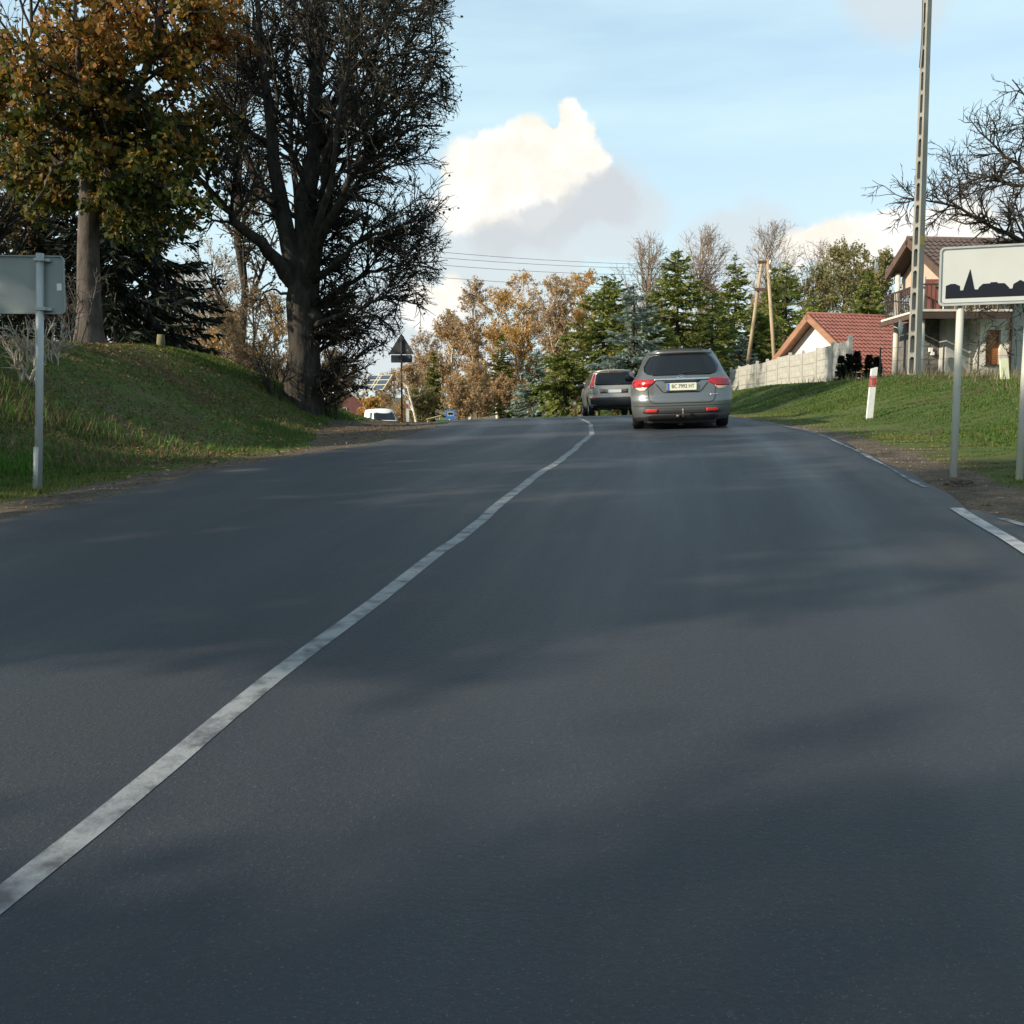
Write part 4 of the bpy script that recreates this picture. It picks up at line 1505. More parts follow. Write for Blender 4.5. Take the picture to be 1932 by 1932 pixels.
def van():
    c = Car(dict(length=4.9, corner=0.30, bow=0.10, crown=0.05, wheel_r=0.33, tyre_w=0.21, track=0.90, axles=(0.95, 3.95),
                 width=[(0.25, 0.84), (0.40, 0.92), (0.80, 0.95), (1.10, 0.94), (1.30, 0.91), (1.60, 0.86), (1.80, 0.82), (1.90, 0.76), (1.93, 0.70)],
                 rear=[(0.25, 0.06), (0.40, 0.0), (0.70, 0.02), (0.85, 0.10), (1.00, 0.55), (1.10, 0.90), (1.30, 1.12), (1.55, 1.38), (1.78, 1.62), (1.88, 1.80), (1.93, 2.05)],
                 roof=[(0, 2.0), (4.7, 1.98), (4.9, 1.9)]))
    t = thing("white_van", "white van with a dark windscreen coming up from beyond the crest", "van")
    v, F = c.body()
    link("body", np_mesh("body", v, F, True), PAINT_WHITE, t)
    c.arches(t)
    c.wheels(t)
    link("windscreen", c.patch([(1.13, -0.74, 0.74), (1.20, -0.80, 0.80), (1.60, -0.74, 0.74), (1.72, -0.70, 0.70), (1.77, -0.62, 0.62)], 0.008, 16), GLASS_DARK, t)
    link("grille", c.patch([(0.48, -0.45, 0.45), (0.66, -0.50, 0.50)], 0.008, 10), PLASTIC, t)
    link("bumper", c.patch([(0.26, -0.72, 0.72), (0.44, -0.82, 0.82)], 0.010, 12), PLASTIC, t)
    for s in (-1, 1):
        link("headlamp", c.patch([(0.70, *sorted((s * 0.55, s * 0.80))), (0.84, *sorted((s * 0.58, s * 0.86)))], 0.01, 8), LAMP_CLEAR, t)
        link("side_window", c.side_glass([(1.35, 2.2, 1.75, 2.25)], 1.12, 1.68, s), GLASS_DARK, t)
        MB().tube([(s * 0.93, 1.35, 1.15), (s * 1.02, 1.33, 1.2), (s * 1.10, 1.33, 1.22), (s * 1.14, 1.33, 1.2)], [0.03, 0.09, 0.11, 0.06], 9).build("mirror", PLASTIC, t, smooth=True)
    return t


car1 = estate_car()
seat(car1, 18.4, 3.05, 6.8)
car2 = suv()
seat(car2, 37.2, 3.72, -0.5)
v1 = van()
seat(v1, 73.0, -8.75, 160.0)
# the van climbs towards the camera: turn it round on the slope
v1.rotation_euler = (0, 0, math.radians(20 + 0.0))

# ------------------------------------------------------------------ signs, posts, poles
GALV = material("galvanised_steel", (0.30, 0.32, 0.31), (0.40, 0.42, 0.40), rough=0.5, metal=0.35, scale=5, stretch=(1, 1, 0.3))
GALV_WARM = material("painted_post_grey", (0.40, 0.41, 0.35), (0.48, 0.48, 0.41), rough=0.6, scale=5, stretch=(1, 1, 0.4))
SIGN_BACK = material("sign_back_grey", (0.22, 0.245, 0.235), (0.27, 0.29, 0.28), rough=0.5, metal=0.2, scale=2)
SIGN_WHITE = material("sign_white", (0.40, 0.42, 0.40), (0.44, 0.46, 0.44), rough=0.5, scale=1.5)
SIGN_LINE = material("sign_border_dark", (0.10, 0.14, 0.14), rough=0.5)
SIGN_BLACK = material("sign_black", (0.010, 0.013, 0.020), rough=0.8, spec=0.15)
POST_WHITE = material("delineator_white", (0.74, 0.74, 0.70), (0.62, 0.61, 0.56), rough=0.55, scale=8, lo=0.45, hi=0.8)
POST_RED = material("delineator_red", (0.52, 0.045, 0.035), (0.40, 0.05, 0.04), rough=0.5, scale=10)


def town_sign():
    c = P(1773, 523, 9.75)
    a = math.radians(-19)
    g = Hs(c.x + 0.2, c.y)
    t = thing("town_sign", "white built-up area sign with a black town skyline on two posts", "road sign", (c.x, c.y, g), a)
    dz = c.z - g
    h = 0.265
    W = 1.2
    plate = MB().prism(round_rect(0, W, dz - h, dz + h, 0.035), -0.012, 0.012).build("plate", SIGN_WHITE, t)
    fr = MB()
    o = round_rect(-0.006, W + 0.006, dz - h - 0.006, dz + h + 0.006, 0.04)
    i = round_rect(0.012, W - 0.012, dz - h + 0.012, dz + h - 0.012, 0.028)
    n = len(o)
    fr.add([(x, -0.020, z) for x, z in o] + [(x, -0.020, z) for x, z in i] + [(x, 0.014, z) for x, z in o], [(k, (k + 1) % n, n + (k + 1) % n, n + k) for k in range(n)] + [((k + 1) % n, k, 2 * n + k, 2 * n + (k + 1) % n) for k in range(n)])
    fr.build("rim", GALV, t)
    bo = MB()
    o = round_rect(0.016, W - 0.016, dz - h + 0.016, dz + h - 0.016, 0.03)
    i = round_rect(0.022, W - 0.022, dz - h + 0.022, dz + h - 0.022, 0.026)
    bo.add([(x, -0.0155, z) for x, z in o] + [(x, -0.0155, z) for x, z in i], [(k, (k + 1) % n, n + (k + 1) % n, n + k) for k in range(n)])
    bo.build("border_line", SIGN_LINE, plate)
    sky_px = [(762, 865), (2250, 865), (2250, 720), (2180, 720), (2170, 770), (2135, 770), (2130, 700), (2000, 660), (1875, 700), (1870, 770), (1835, 770), (1830, 600), (1790, 520), (1752, 600), (1745, 770), (1705, 770), (1700, 712), (1622, 668), (1545, 715), (1535, 770), (1500, 770), (1493, 752), (1445, 700), (1362, 697), (1360, 682), (1285, 682), (1280, 695), (1195, 698), (1152, 738), (1140, 765), (1100, 762), (1044, 505), (968, 768), (932, 768), (928, 712), (872, 683), (820, 683), (765, 705)]
    k = 1362.0
    pts = [((x - 690) / k, dz + h - (y - 228) / k) for x, y in sky_px]
    skyl = MB()
    skyl.add([(x, -0.016, z) for x, z in pts], [tuple(range(len(pts)))])
    skyl.add([(x, -0.012, z) for x, z in pts], [tuple(range(len(pts) - 1, -1, -1))])
    link("skyline", skyl.mesh("skyline"), SIGN_BLACK, plate)
    for x, lean, zz in ((0.185, 0.012, 0.0), (0.76, 0.03, -0.06)):
        MB().tube([(x - lean * 0.5, 0.05, -0.35 + zz), (x, 0.05, dz * 0.5), (x + lean, 0.05, dz + h - 0.02)], 0.034, 12).build("post", GALV_WARM, t, smooth=True)
        for z in (dz - 0.17, dz + 0.17):
            MB().box(x - 0.05, x + 0.05, 0.012, 0.09, z - 0.015, z + 0.015).build("clamp", GALV, t)


def back_sign():
    c = P(117, 536, 9.75)
    b = P(70, 898, 9.75)
    g = Hs(b.x, b.y)
    t = thing("sign_seen_from_behind", "grey back of a wide road sign on a slightly leaning round post", "road sign", (b.x, b.y, g), math.radians(4))
    dz = c.z - g
    xr = c.x - b.x
    h = 0.272
    W = 1.2
    MB().prism(round_rect(xr - W, xr, dz - h, dz + h, 0.04), 0.055, 0.062).build("plate", SIGN_BACK, t)
    rim = MB()
    o = round_rect(xr - W, xr, dz - h, dz + h, 0.04)
    n = len(o)
    i = round_rect(xr - W + 0.012, xr - 0.012, dz - h + 0.012, dz + h - 0.012, 0.03)
    rim.add([(x, 0.035, z) for x, z in o] + [(x, 0.035, z) for x, z in i] + [(x, 0.06, z) for x, z in o] + [(x, 0.06, z) for x, z in i],
            [(k, (k + 1) % n, n + (k + 1) % n, n + k) for k in range(n)] + [((k + 1) % n, k, 2 * n + k, 2 * n + (k + 1) % n) for k in range(n)] + [(n + k, n + (k + 1) % n, 3 * n + (k + 1) % n, 3 * n + k) for k in range(n)])
    rim.build("rim", SIGN_BACK, t)
    top = P(75, 480, 9.75)
    px = top.x - b.x
    MB().tube([(-0.01, 0, -0.35), (px * 0.5, 0, dz * 0.5), (px, 0, dz + h + 0.012)], 0.036, 14).build("post", GALV, t, smooth=True)
    MB().tube([(-0.012, 0, -0.1), (px * 0.17, 0, 0.42)], 0.039, 14).build("post_sleeve", GALV, t, smooth=True)
    MB().tube([(px - W * 0.55, 0, -0.4), (px - W * 0.55, 0, dz + h + 0.012)], 0.036, 12).build("post", GALV, t, smooth=True)
    for z in (dz - 0.23, dz + 0.225):
        q = MB().box(px - 0.05, px + 0.085, 0.0, 0.055, z - 0.014, z + 0.014)
        q.box(px - 0.045, px + 0.045, -0.042, 0.0, z - 0.014, z + 0.014)
        q.build("clamp", GALV, t)
    MB().box(xr - 0.075, xr - 0.03, 0.050, 0.055, dz - 0.05, dz + 0.015).build("sticker", POST_WHITE, t)


def triangle_sign():
    Y = 39.0
    top = P(757, 628, Y)
    g = Hs(top.x, top.y)
    t = thing("triangular_sign", "dark back of a triangular warning sign with a small plate below", "road sign", (top.x, top.y, g), 0)
    M = material("sign_back_black", (0.030, 0.032, 0.034), (0.045, 0.047, 0.048), rough=0.6, scale=3)
    zt = top.z - g
    w, hh = 0.455, 0.80
    tri = []
    r = 0.05
    for (cx, cz, a0) in ((w - r, zt - hh + r, -90), (0, zt - 2 * r, 30), (-w + r, zt - hh + r, 150)):
        for k in range(6):
            a = math.radians(a0 + 120 * k / 5)
            tri.append((cx + r * math.cos(a), cz + r * math.sin(a)))
    MB().prism(tri, 0.04, 0.06).build("plate", M, t)
    MB().prism(round_rect(-0.40, 0.40, zt - hh - 0.31, zt - hh - 0.025, 0.03, 3), 0.04, 0.06).build("lower_plate", M, t)
    MB().tube([(0, 0, -0.4), (0, 0, zt - 0.2)], 0.034, 10).build("post", material("post_dark", (0.05, 0.052, 0.055), rough=0.6, metal=0.3), t, smooth=True)
    MB().box(0.20, 0.26, 0.036, 0.04, zt - hh + 0.12, zt - hh + 0.18).build("sticker", SIGN_BACK, t)
    MB().box(0.27, 0.33, 0.036, 0.04, zt - hh - 0.15, zt - hh - 0.08).build("sticker", SIGN_BACK, t)
    for z in (zt - 0.3, zt - hh + 0.1, zt - hh - 0.16):
        MB().box(-0.06, 0.06, -0.03, 0.04, z - 0.015, z + 0.015).build("clamp", M, t)


def delineator(u, vtop, Y, label, lean, grey=False):
    top = P(u, vtop, Y)
    g = Hs(top.x, top.y)
    t = thing("marker_post", label, "marker post", (top.x, top.y, g), math.radians(8), "roadside marker posts")
    h = 1.0
    sh = lambda z: lean * z
    sec = lambda z, k=1.0: [(sh(z) - 0.062 * k, -0.03, z), (sh(z) + 0.062 * k, -0.03, z), (sh(z) + 0.05 * k, 0.04, z), (sh(z) - 0.05 * k, 0.04, z)]

    def seg(name, z0, z1, mat, k=1.0, slant=0.0):
        a, b = sec(z0, k), sec(z1, k)
        if slant:
            b = [(x, y, z + slant * (1 if i in (1, 2) else 0)) for i, (x, y, z) in enumerate(b)]
        MB().add(a + b, [(3, 2, 1, 0), (4, 5, 6, 7)] + [(i, (i + 1) % 4, 4 + (i + 1) % 4, 4 + i) for i in range(4)]).build(name, mat, t)
    seg("post", -0.2, 0.975, POST_WHITE, 1.0, 0.03)
    seg("red_band", 0.62, 0.84, POST_RED, 1.07)
    MB().add([(sh(0.66) - 0.03, -0.036, 0.66), (sh(0.66) + 0.03, -0.036, 0.66), (sh(0.8) + 0.03, -0.036, 0.8), (sh(0.8) - 0.03, -0.036, 0.8)], [(0, 1, 2, 3)]).build("reflector", REFLECTOR, t)


town_sign()
back_sign()
triangle_sign()
delineator(1642, 708, 20.0, "white and red marker post leaning on the right grass verge", 0.075)
delineator(1083, 762, 51.0, "small sunlit marker post beside the spruces past the crest", 0.02)
delineator(769, 755, 43.0, "pale marker post with a red band standing next to the triangular sign", -0.01)


def concrete_pole():
    Y = 29.0
    b = P(1724, 712, Y)
    g = Hs(b.x, b.y)
    t = thing("concrete_pole", "tall tapering concrete power pole pierced by a column of oblong holes", "power pole", (b.x, b.y, g), math.radians(-67))
    CON = material("pole_concrete", (0.19, 0.19, 0.165), (0.27, 0.265, 0.23), rough=0.85, scale=3, stretch=(1, 1, 0.4), bump=0.3, bump_scale=40)
    h = 11.4
    lean = 0.022
    w = lambda z: 0.31 - 0.0115 * z          # broad side
    dth = lambda z: 0.20 - 0.005 * z        # depth through the holes
    mb = MB()

    def frustum(x0a, x1a, x0b, x1b, z0, z1):
        da, db = dth(z0) / 2, dth(z1) / 2
        mb.add([(x0a, -da, z0), (x1a, -da, z0), (x1a, da, z0), (x0a, da, z0), (x0b, -db, z1), (x1b, -db, z1), (x1b, db, z1), (x0b, db, z1)],
               [(3, 2, 1, 0), (4, 5, 6, 7)] + [(i, (i + 1) % 4, 4 + (i + 1) % 4, 4 + i) for i in range(4)])
    fl = 0.066
    for z0, z1 in ((-0.4, 3.5), (3.5, 7.5), (7.5, h)):
        frustum(-w(z0) / 2, -w(z0) / 2 + fl, -w(z1) / 2, -w(z1) / 2 + fl, z0, z1)
        frustum(w(z0) / 2 - fl, w(z0) / 2, w(z1) / 2 - fl, w(z1) / 2, z0, z1)
    z = 0.0
    step = 0.595
    while z < h - 1.3:
        hw = w(z) / 2 - fl + 0.004
        d2 = dth(z) / 2 - 0.006
        # chamfered ends make the holes oblong
        MB().prism([(-hw, z - 0.10), (-hw * 0.45, z - 0.045), (hw * 0.45, z - 0.045), (hw, z - 0.10), (hw, z + 0.10), (hw * 0.45, z + 0.045), (-hw * 0.45, z + 0.045), (-hw, z + 0.10)], -d2, d2).build("rung", CON, t)
        z += step
    mb.box(-w(h - 0.6) / 2 + fl, w(h - 0.6) / 2 - fl, -0.08, 0.08, h - 1.3, h)
    sh = mb.build("shaft", CON, t)
    ar = MB().box(-0.75, 0.75, -0.14, -0.10, h - 0.35, h - 0.27)
    arm = ar.build("crossarm", GALV, t)
    for x in (-0.65, -0.25, 0.25, 0.65):
        MB().tube([(x, -0.12, h - 0.28), (x, -0.12, h - 0.2), (x, -0.12, h - 0.12), (x, -0.12, h - 0.06)], [0.02, 0.045, 0.05, 0.02], 8).build("insulator", POST_WHITE, arm)
    MB().box(w(4.1) / 2, w(4.1) / 2 + 0.006, -0.06, 0.07, 3.62, 3.86).build("yellow_plate", material("yellow_plate", (0.42, 0.33, 0.03), (0.30, 0.24, 0.04), rough=0.6, scale=9), t)
    MB().tube([(-0.03, -0.14, h - 1.2), (0.0, -0.145, h - 2.2), (-0.05, -0.15, h - 3.0)], 0.012, 6).build("cable", PLASTIC, t)
    t.rotation_euler = (0, math.radians(0.35), math.radians(-67))


def wood_pole():
    Y = 55.5
    t0 = P(1443, 490, Y)
    a, b2 = P(1410, 700, Y + 0.6), P(1461, 700, Y - 0.6)
    g = min(Hs(a.x, a.y), Hs(b2.x, b2.y))
    t = thing("wooden_pole", "two-legged wooden power pole shaped like a letter A behind the slab fence", "power pole", (t0.x, t0.y, g))
    WOOD = material("pole_wood", (0.30, 0.22, 0.13), (0.42, 0.33, 0.21), rough=0.9, scale=6, stretch=(1, 1, 0.1))
    top = Vector((t0.x, t0.y, t0.z)) - Vector((t0.x, t0.y, g))

    def leg(foot, off):
        f = Vector((foot.x - t0.x, foot.y - t0.y, foot.z - g))
        d = f - top
        f2 = top + d * ((top.z + 0.3) / -d.z)
        MB().tube([f2, top + Vector((off, 0, 0.0))], [0.105, 0.085], 10).build("leg", WOOD, t, smooth=True)
    leg(a, -0.14)
    leg(b2, 0.14)
    br = MB().box(-0.5, 0.5, -0.06, 0.06, top.z - 1.62, top.z - 1.48).build("brace", material("dark_timber", (0.10, 0.06, 0.04), rough=0.9), t)
    ar = MB().box(-0.35, 0.35, -0.08, 0.08, top.z - 0.18, top.z - 0.05).build("crossarm", material("dark_timber", (0.10, 0.06, 0.04), rough=0.9), t)
    for z in (-0.25, -0.75):
        MB().tube([(0.25, -0.1, top.z + z), (0.25, -0.14, top.z + z + 0.1), (0.25, -0.14, top.z + z + 0.2)], [0.03, 0.07, 0.03], 8).build("insulator", POST_WHITE, ar)
    # the line crosses the road to a plain pole hidden behind the big tree
    Y2 = 36.0
    far = P(560, 470, Y2)
    g2 = Hs(far.x, far.y)
    p2 = thing("plain_wooden_pole", "plain wooden pole standing behind the huge bare tree", "power pole", (far.x, far.y, g2))
    hp = P(560, 440, Y2).z - g2
    MB().tube([(0, 0, -0.3), (0, 0, hp)], [0.14, 0.10], 10).build("shaft", WOOD, p2, smooth=True)
    WIRE = material("wire_dark", (0.05, 0.05, 0.055), rough=0.6, metal=0.4)
    labels = ["topmost overhead wire between the wooden pole and the big tree", "second overhead wire below the topmost one across the road", "third overhead wire of the line across the road", "lowest overhead wire crossing above the orange trees"]
    for i, (v0, v1, v2) in enumerate(((447, 476, 497), (460, 485, 503), (473, 499, 512), (500, 525, 548))):
        A, B = P(562, v0, Y2), P(1441, v2, Y)
        tm = 0.5
        mid = P(1000, v1, 43.3)
        pts = []
        m = (A + B) / 2
        sag = max(0.05, m.z - mid.z)
        for k in range(25):
            s = k / 24
            p = A.lerp(B, s)
            p.z -= 4 * sag * s * (1 - s)
            pts.append(p)
        o = A
        w = MB().tube([p - o for p in pts], 0.008, 5).build("overhead_wire", WIRE, None, o)
        tag(w, labels[i], "wire", "wires of the overhead line")


concrete_pole()
wood_pole()

# ------------------------------------------------------------------ slab fence
def slab_fence():
    A = Vector((12.10, 37.0))
    B = Vector((11.93, 56.2))
    zA, zB = 2.93, 3.02
    n = 10
    CON = material("fence_concrete", (0.33, 0.325, 0.285), (0.43, 0.42, 0.37), rough=0.9, scale=2.5, bump=0.5, bump_scale=30)
    t = thing("slab_fence", "pale concrete slab fence stepping along the top of the grass bank", "fence", (A.x, A.y, zA), math.atan2(B.y - A.y, B.x - A.x))
    step = (B - A).length / n
    # a slab with a row of moulded blocks standing proud; outer face looks left of the fence line (local +y)
    sl = MB().box(0.06, step - 0.06, -0.02, 0.02, 0.004, 0.482)
    rng = random.Random(4)
    for r in range(2):
        x = 0.07
        while x < step - 0.12:
            w = min(rng.uniform(0.28, 0.46), step - 0.07 - x)
            p = 0.026 + rng.uniform(0, 0.006)
            sl.box(x, x + w - 0.008, 0.0, p, 0.008 + r * 0.238, 0.239 + r * 0.238)
            x += w
    slab = sl.mesh("slab")
    post = MB().prism([(-0.06, -0.5), (0.06, -0.5), (0.06, 1.50), (0.0, 1.56), (-0.06, 1.50)], -0.06, 0.06).mesh("post")
    tall = MB().prism([(-0.07, -0.5), (0.07, -0.5), (0.07, 1.60), (0.0, 1.67), (-0.07, 1.60)], -0.07, 0.07).mesh("post")
    for i in range(n + 1):
        dz = (zB - zA) * i / n + 0.035 * math.sin(i * 2.1)
        link("post", tall if i == 0 else post, CON, t, (i * step, 0, dz))
        if i < n:
            dz2 = (zB - zA) * (i + .5) / n + 0.04 * math.sin(i * 1.7 + 1)
            for r in range(3):
                link("slab", slab, CON, t, (i * step, 0, dz2 + r * 0.487))
    return t


slab_fence()


# ------------------------------------------------------------------ houses
def tile_sheet(width, length, wave=0.22, row=0.35, amp=0.055, lip=0.04):
    """a sheet of metal tile profile: x across, y down the slope (0 = ridge), z up from the roof plane"""
    nw = int(round(width / wave)) * 8
    xs = np.linspace(0, width, nw + 1)
    rows = int(math.ceil(length / row))
    yy, zz = [], []
    for r in range(rows):
        y0, y1 = r * row, min((r + 1) * row, length)
        yy += [y0 + 0.001, y1]
        zz += [0.0, lip * 0.9]
    yy, zz = np.array(yy), np.array(zz)
    X, Yg = np.meshgrid(xs, yy)
    Z = zz[:, None] + amp * (0.5 + 0.5 * np.cos(X / wave * 2 * np.pi)) ** 1.5
    V = np.stack([X, Yg, Z], -1).reshape(-1, 3)
    c = len(xs)
    i = (np.arange(len(yy) - 1)[:, None] * c + np.arange(c - 1)[None]).ravel()
    return np_mesh("roof_sheet", V, [np.stack([i, i + c, i + c + 1, i + 1], 1)], False)


def garage():
    gx, gy = 13.7, 48.0
    zg = Hs(15.5, 45.0) - 0.1
    rz = math.atan2(0.31, 0.95)
    t = thing("tiled_outbuilding", "white outbuilding with a red tiled gable roof behind the slab fence", "house", (gx, gy, zg), rz)
    top = 6.56 - zg
    sl = 0.66
    L, hw = 10.5, 5.2
    WHITE = material("white_render", (0.78, 0.77, 0.74), (0.72, 0.71, 0.68), rough=0.9, scale=2)
    TILE = material("red_tile_metal", (0.17, 0.062, 0.045), (0.235, 0.09, 0.066), rough=0.55, scale=1.5)
    FASCIA = material("brown_fascia", (0.33, 0.17, 0.10), (0.26, 0.13, 0.08), rough=0.7, scale=5, stretch=(1, 0.2, 1))
    wy = hw - 0.55
    eave = top - sl * wy - 0.12
    MB().prism([(-wy, 0), (wy, 0), (wy, eave), (0, top - 0.16), (-wy, eave)], 0.55, L - 0.5, Matrix.Rotation(math.radians(90), 4, 'Z') @ Matrix.Scale(-1, 4, (0, 1, 0))).build("wall", WHITE, t)
    ang = math.atan(sl)
    slope_len = hw / math.cos(ang)
    sheet = tile_sheet(1.098, slope_len)
    ns = 9
    for i in range(ns):
        link("roof_sheet", sheet, TILE, t, (i * 1.1, 0, top), (-ang, 0, math.pi) if False else (ang, 0, 0)).scale = (1, -1, 1)
        o = link("roof_sheet", sheet, TILE, t, (i * 1.1, 0, top), (-ang, 0, 0))
    MB().tube([(-0.05, 0, top + 0.03), (ns * 1.1 + 0.05, 0, top + 0.03)], 0.09, 8).build("ridge_cap", TILE, t, smooth=True)
    for s in (-1, 1):
        M = Matrix.Translation((0, 0, top)) @ Matrix.Rotation(-ang * s, 4, 'X')
        b = MB()
        y0, y1 = sorted((0.0, s * slope_len))
        b.box(-0.05, 0.05, y0, y1, -0.26, 0.03, M)
        b.build("barge_board", FASCIA, t)
        b = MB()
        b.box(0.05, 0.62, y0, y1, -0.09, -0.06, M)
        b.build("soffit", FASCIA, t)
        b = MB()
        b.box(0.62, ns * 1.1, y0, y1, -0.06, -0.03, M)
        b.build("roof_deck", FASCIA, t)
    return t


def dwelling():
    ox, oy = 15.2, 40.0
    zg = Hs(17.0, 39.0)
    t = thing("balcony_house", "pale two-storey house with a brown tiled roof, columned balcony and brown shutter", "house", (ox, oy, zg))
    CREAM = material("cream_render", (0.62, 0.59, 0.49), (0.70, 0.67, 0.57), rough=0.9, scale=1.5, bump=0.2, bump_scale=60)
    GREYW = material("grey_render", (0.40, 0.41, 0.38), (0.46, 0.46, 0.43), rough=0.9, scale=1.5)
    BROWN = material("brown_tile", (0.060, 0.043, 0.037), (0.095, 0.070, 0.060), rough=0.7, scale=2.5)
    TIMBER = material("brown_timber", (0.075, 0.046, 0.034), (0.11, 0.068, 0.05), rough=0.8, scale=4, stretch=(0.3, 1, 1))
    DARKW = material("dark_soffit", (0.05, 0.033, 0.027), rough=0.8)
    SHUT = material("orange_brown_shutter", (0.36, 0.15, 0.06), (0.30, 0.125, 0.05), rough=0.6, scale=3)
    COLM = material("column_white", (0.62, 0.60, 0.52), (0.52, 0.50, 0.43), rough=0.8, scale=5)
    STONE = material("dark_stone", (0.085, 0.082, 0.075), (0.17, 0.165, 0.15), rough=0.9, scale=7)
    X = lambda u, Y: (u - CPX) / SPX * Y - ox
    zb = lambda v, Y: P(966, v, Y).z - zg
    zs = 5.50 - zg           # balcony slab
    ze = 6.85 - zg           # near eave
    zt = 8.54 - zg
    MB().box(1.45, 2.35, -0.35, 3.0, -0.5, zs).build("grey_wall", GREYW, t)
    bw = MB()
    x0, x1, wx0, wx1, w0, w1 = 2.30, 3.45, 2.54, 3.08, zb(688, 38.7), zb(622, 38.7)
    bw.box(x0, wx0, -1.3, -1.0, -0.5, zs + 0.9)
    bw.box(wx1, x1, -1.3, -1.0, -0.5, zs + 0.9)
    bw.box(wx0, wx1, -1.3, -1.0, w1, zs + 0.9)
    bw.box(wx0, wx1, -1.3, -1.0, -0.5, w0)
    bw.box(x0 + 0.02, x1 - 0.02, -1.0, 2.8, -0.5, zs + 0.88)
    bw.build("cream_wall", CREAM, t)
    win = MB().box(wx0, wx1, -1.12, -1.04, w0, w1).build("window", SHUT, t)
    sl = MB()
    k = 16
    for i in range(k):
        z = w0 + (w1 - w0) * i / k
        sl.add([(wx0 + 0.1, -1.125, z), (wx1, -1.125, z), (wx1, -1.15, z + (w1 - w0) / k * 0.8), (wx0 + 0.1, -1.15, z + (w1 - w0) / k * 0.8), (wx1, -1.121, z + (w1 - w0) / k), (wx0 + 0.1, -1.121, z + (w1 - w0) / k)], [(0, 1, 2, 3), (3, 2, 4, 5)])
    sl.build("shutter", SHUT, win)
    MB().box(wx0 - 0.05, wx1 + 0.05, -1.40, -1.1, w0 - 0.05, w0).build("sill", TIMBER, win)
    MB().box(3.45, 12.5, -0.9, 3.0, -0.5, ze + 0.1).build("side_wall", GREYW, t)
    pi = MB().tube([(3.42, -1.37, -0.3), (3.42, -1.37, zs + 0.45), (3.28, -1.37, zs + 0.62), (2.98, -1.37, zs + 0.66)], 0.05, 8).build("downpipe", TIMBER, t, smooth=True)
    # dark entrance with stone cladding, stones one by one
    ent = MB().box(0.62, 1.45, 0.35, 3.0, -0.5, zs).build("entrance_wall", STONE, t)
    rr = random.Random(3)
    z = 0.05
    while z < zs - 0.55:
        hgt = rr.uniform(0.13, 0.19)
        x = 0.80
        while x < 1.40:
            w = min(rr.uniform(0.18, 0.34), 1.44 - x)
            pr = rr.uniform(0.02, 0.06)
            MB().box(x, x + w - 0.014, 0.35 - pr, 0.352, z, z + hgt - 0.014).build("stone", STONE, ent)
            x += w
        z += hgt
    MB().box(0.36, 0.62, 0.28, 0.34, -0.2, zb(653, 40.3)).build("door", material("orange_door", (0.52, 0.17, 0.04), (0.44, 0.14, 0.035), rough=0.6, scale=4), t)
    MB().box(1.02, 1.16, 0.18, 0.28, zb(664, 40.2), zb(656, 40.2)).box(1.10, 1.22, 0.17, 0.27, zb(670, 40.2), zb(664, 40.2)).build("wall_lamp", POST_WHITE, t)
    # balcony
    MB().box(-0.35, 3.1, -2.1, 1.7, zs + 0.05, zs + 0.13).build("balcony_slab", COLM, t)
    MB().box(-0.38, 3.0, -2.16, -2.04, zs - 0.22, zs - 0.002).build("edge_beam", DARKW, t)
    MB().box(-0.42, -0.30, -2.0, 1.75, zs - 0.16, zs - 0.002).build("side_beam", TIMBER, t)
    for (u, Y, z1) in ((1683, 41.4, zb(517, 41.4)), (1731, 38.15, zs), (1731, 38.15, None)):
        x, y = X(u, Y), Y - oy
        if z1 is None:
            MB().tube([(x, y, zs + 0.13), (x, y, ze - 0.02)], 0.085, 12).build("upper_column", COLM, t, smooth=True)
        else:
            MB().tube([(x, y, -0.6), (x, y, z1)], [0.12, 0.10], 12).build("column", COLM, t, smooth=True)
    rail = MB()
    rail.box(-0.33, 3.0, -2.06, -2.02, zs + 1.0, zs + 1.06)
    rail.box(-0.33, -0.29, -2.06, 1.5, zs + 1.0, zs + 1.06)
    ra = rail.build("railing", DARKW, t)
    bal = MB().box(-0.016, 0.016, -0.016, 0.016, 0, 0.88).mesh("baluster")
    for i in range(20):
        link("baluster", bal, DARKW, ra, (-0.2 + i * 0.165, -2.04, zs + 0.13))
    for i in range(20):
        link("baluster", bal, DARKW, ra, (-0.31, -1.9 + i * 0.17, zs + 0.13))
    # upper storey wall and boarding in the gable
    uw = MB().box(1.25, 12.4, -0.55, 2.9, zs + 0.13, ze + 0.35).build("upper_wall", CREAM, t)
    MB().box(0.3, 0.95, -1.1, -0.95, zs + 0.15, zs + 1.35).build("awning", material("dull_red_awning", (0.26, 0.10, 0.085), (0.20, 0.08, 0.07), rough=0.9, scale=5), t)
    for i, x in enumerate((1.05, 1.62, 2.2)):
        MB().box(x, x + 0.46, -2.0, -1.8, zs + 0.13, zs + 0.42).build("flower_box", material("flower_box_ochre", (0.55, 0.36, 0.16), (0.66, 0.58, 0.42), rough=0.8, scale=6), t)
    # roof: ridge runs right and slightly away
    a = math.atan2(0.11, 0.994)
    sl_, near, far = 0.635, 2.75, 1.75
    ang = math.atan(sl_)
    holder = MB().tube([(-0.05, 0, zt + 0.02), (12.1, 0, zt + 0.02)], 0.085, 8).build("roof", BROWN, t, (0, 0, 0), (0, 0, a), True)
    sh_near = tile_sheet(1.098, near / math.cos(ang))
    sh_far = tile_sheet(1.098, far / math.cos(ang))
    for i in range(11):
        link("roof_sheet", sh_near, BROWN, holder, (i * 1.1, 0, zt), (ang, 0, 0)).scale = (1, -1, 1)
        link("roof_sheet", sh_far, BROWN, holder, (i * 1.1, 0, zt), (-ang, 0, 0))
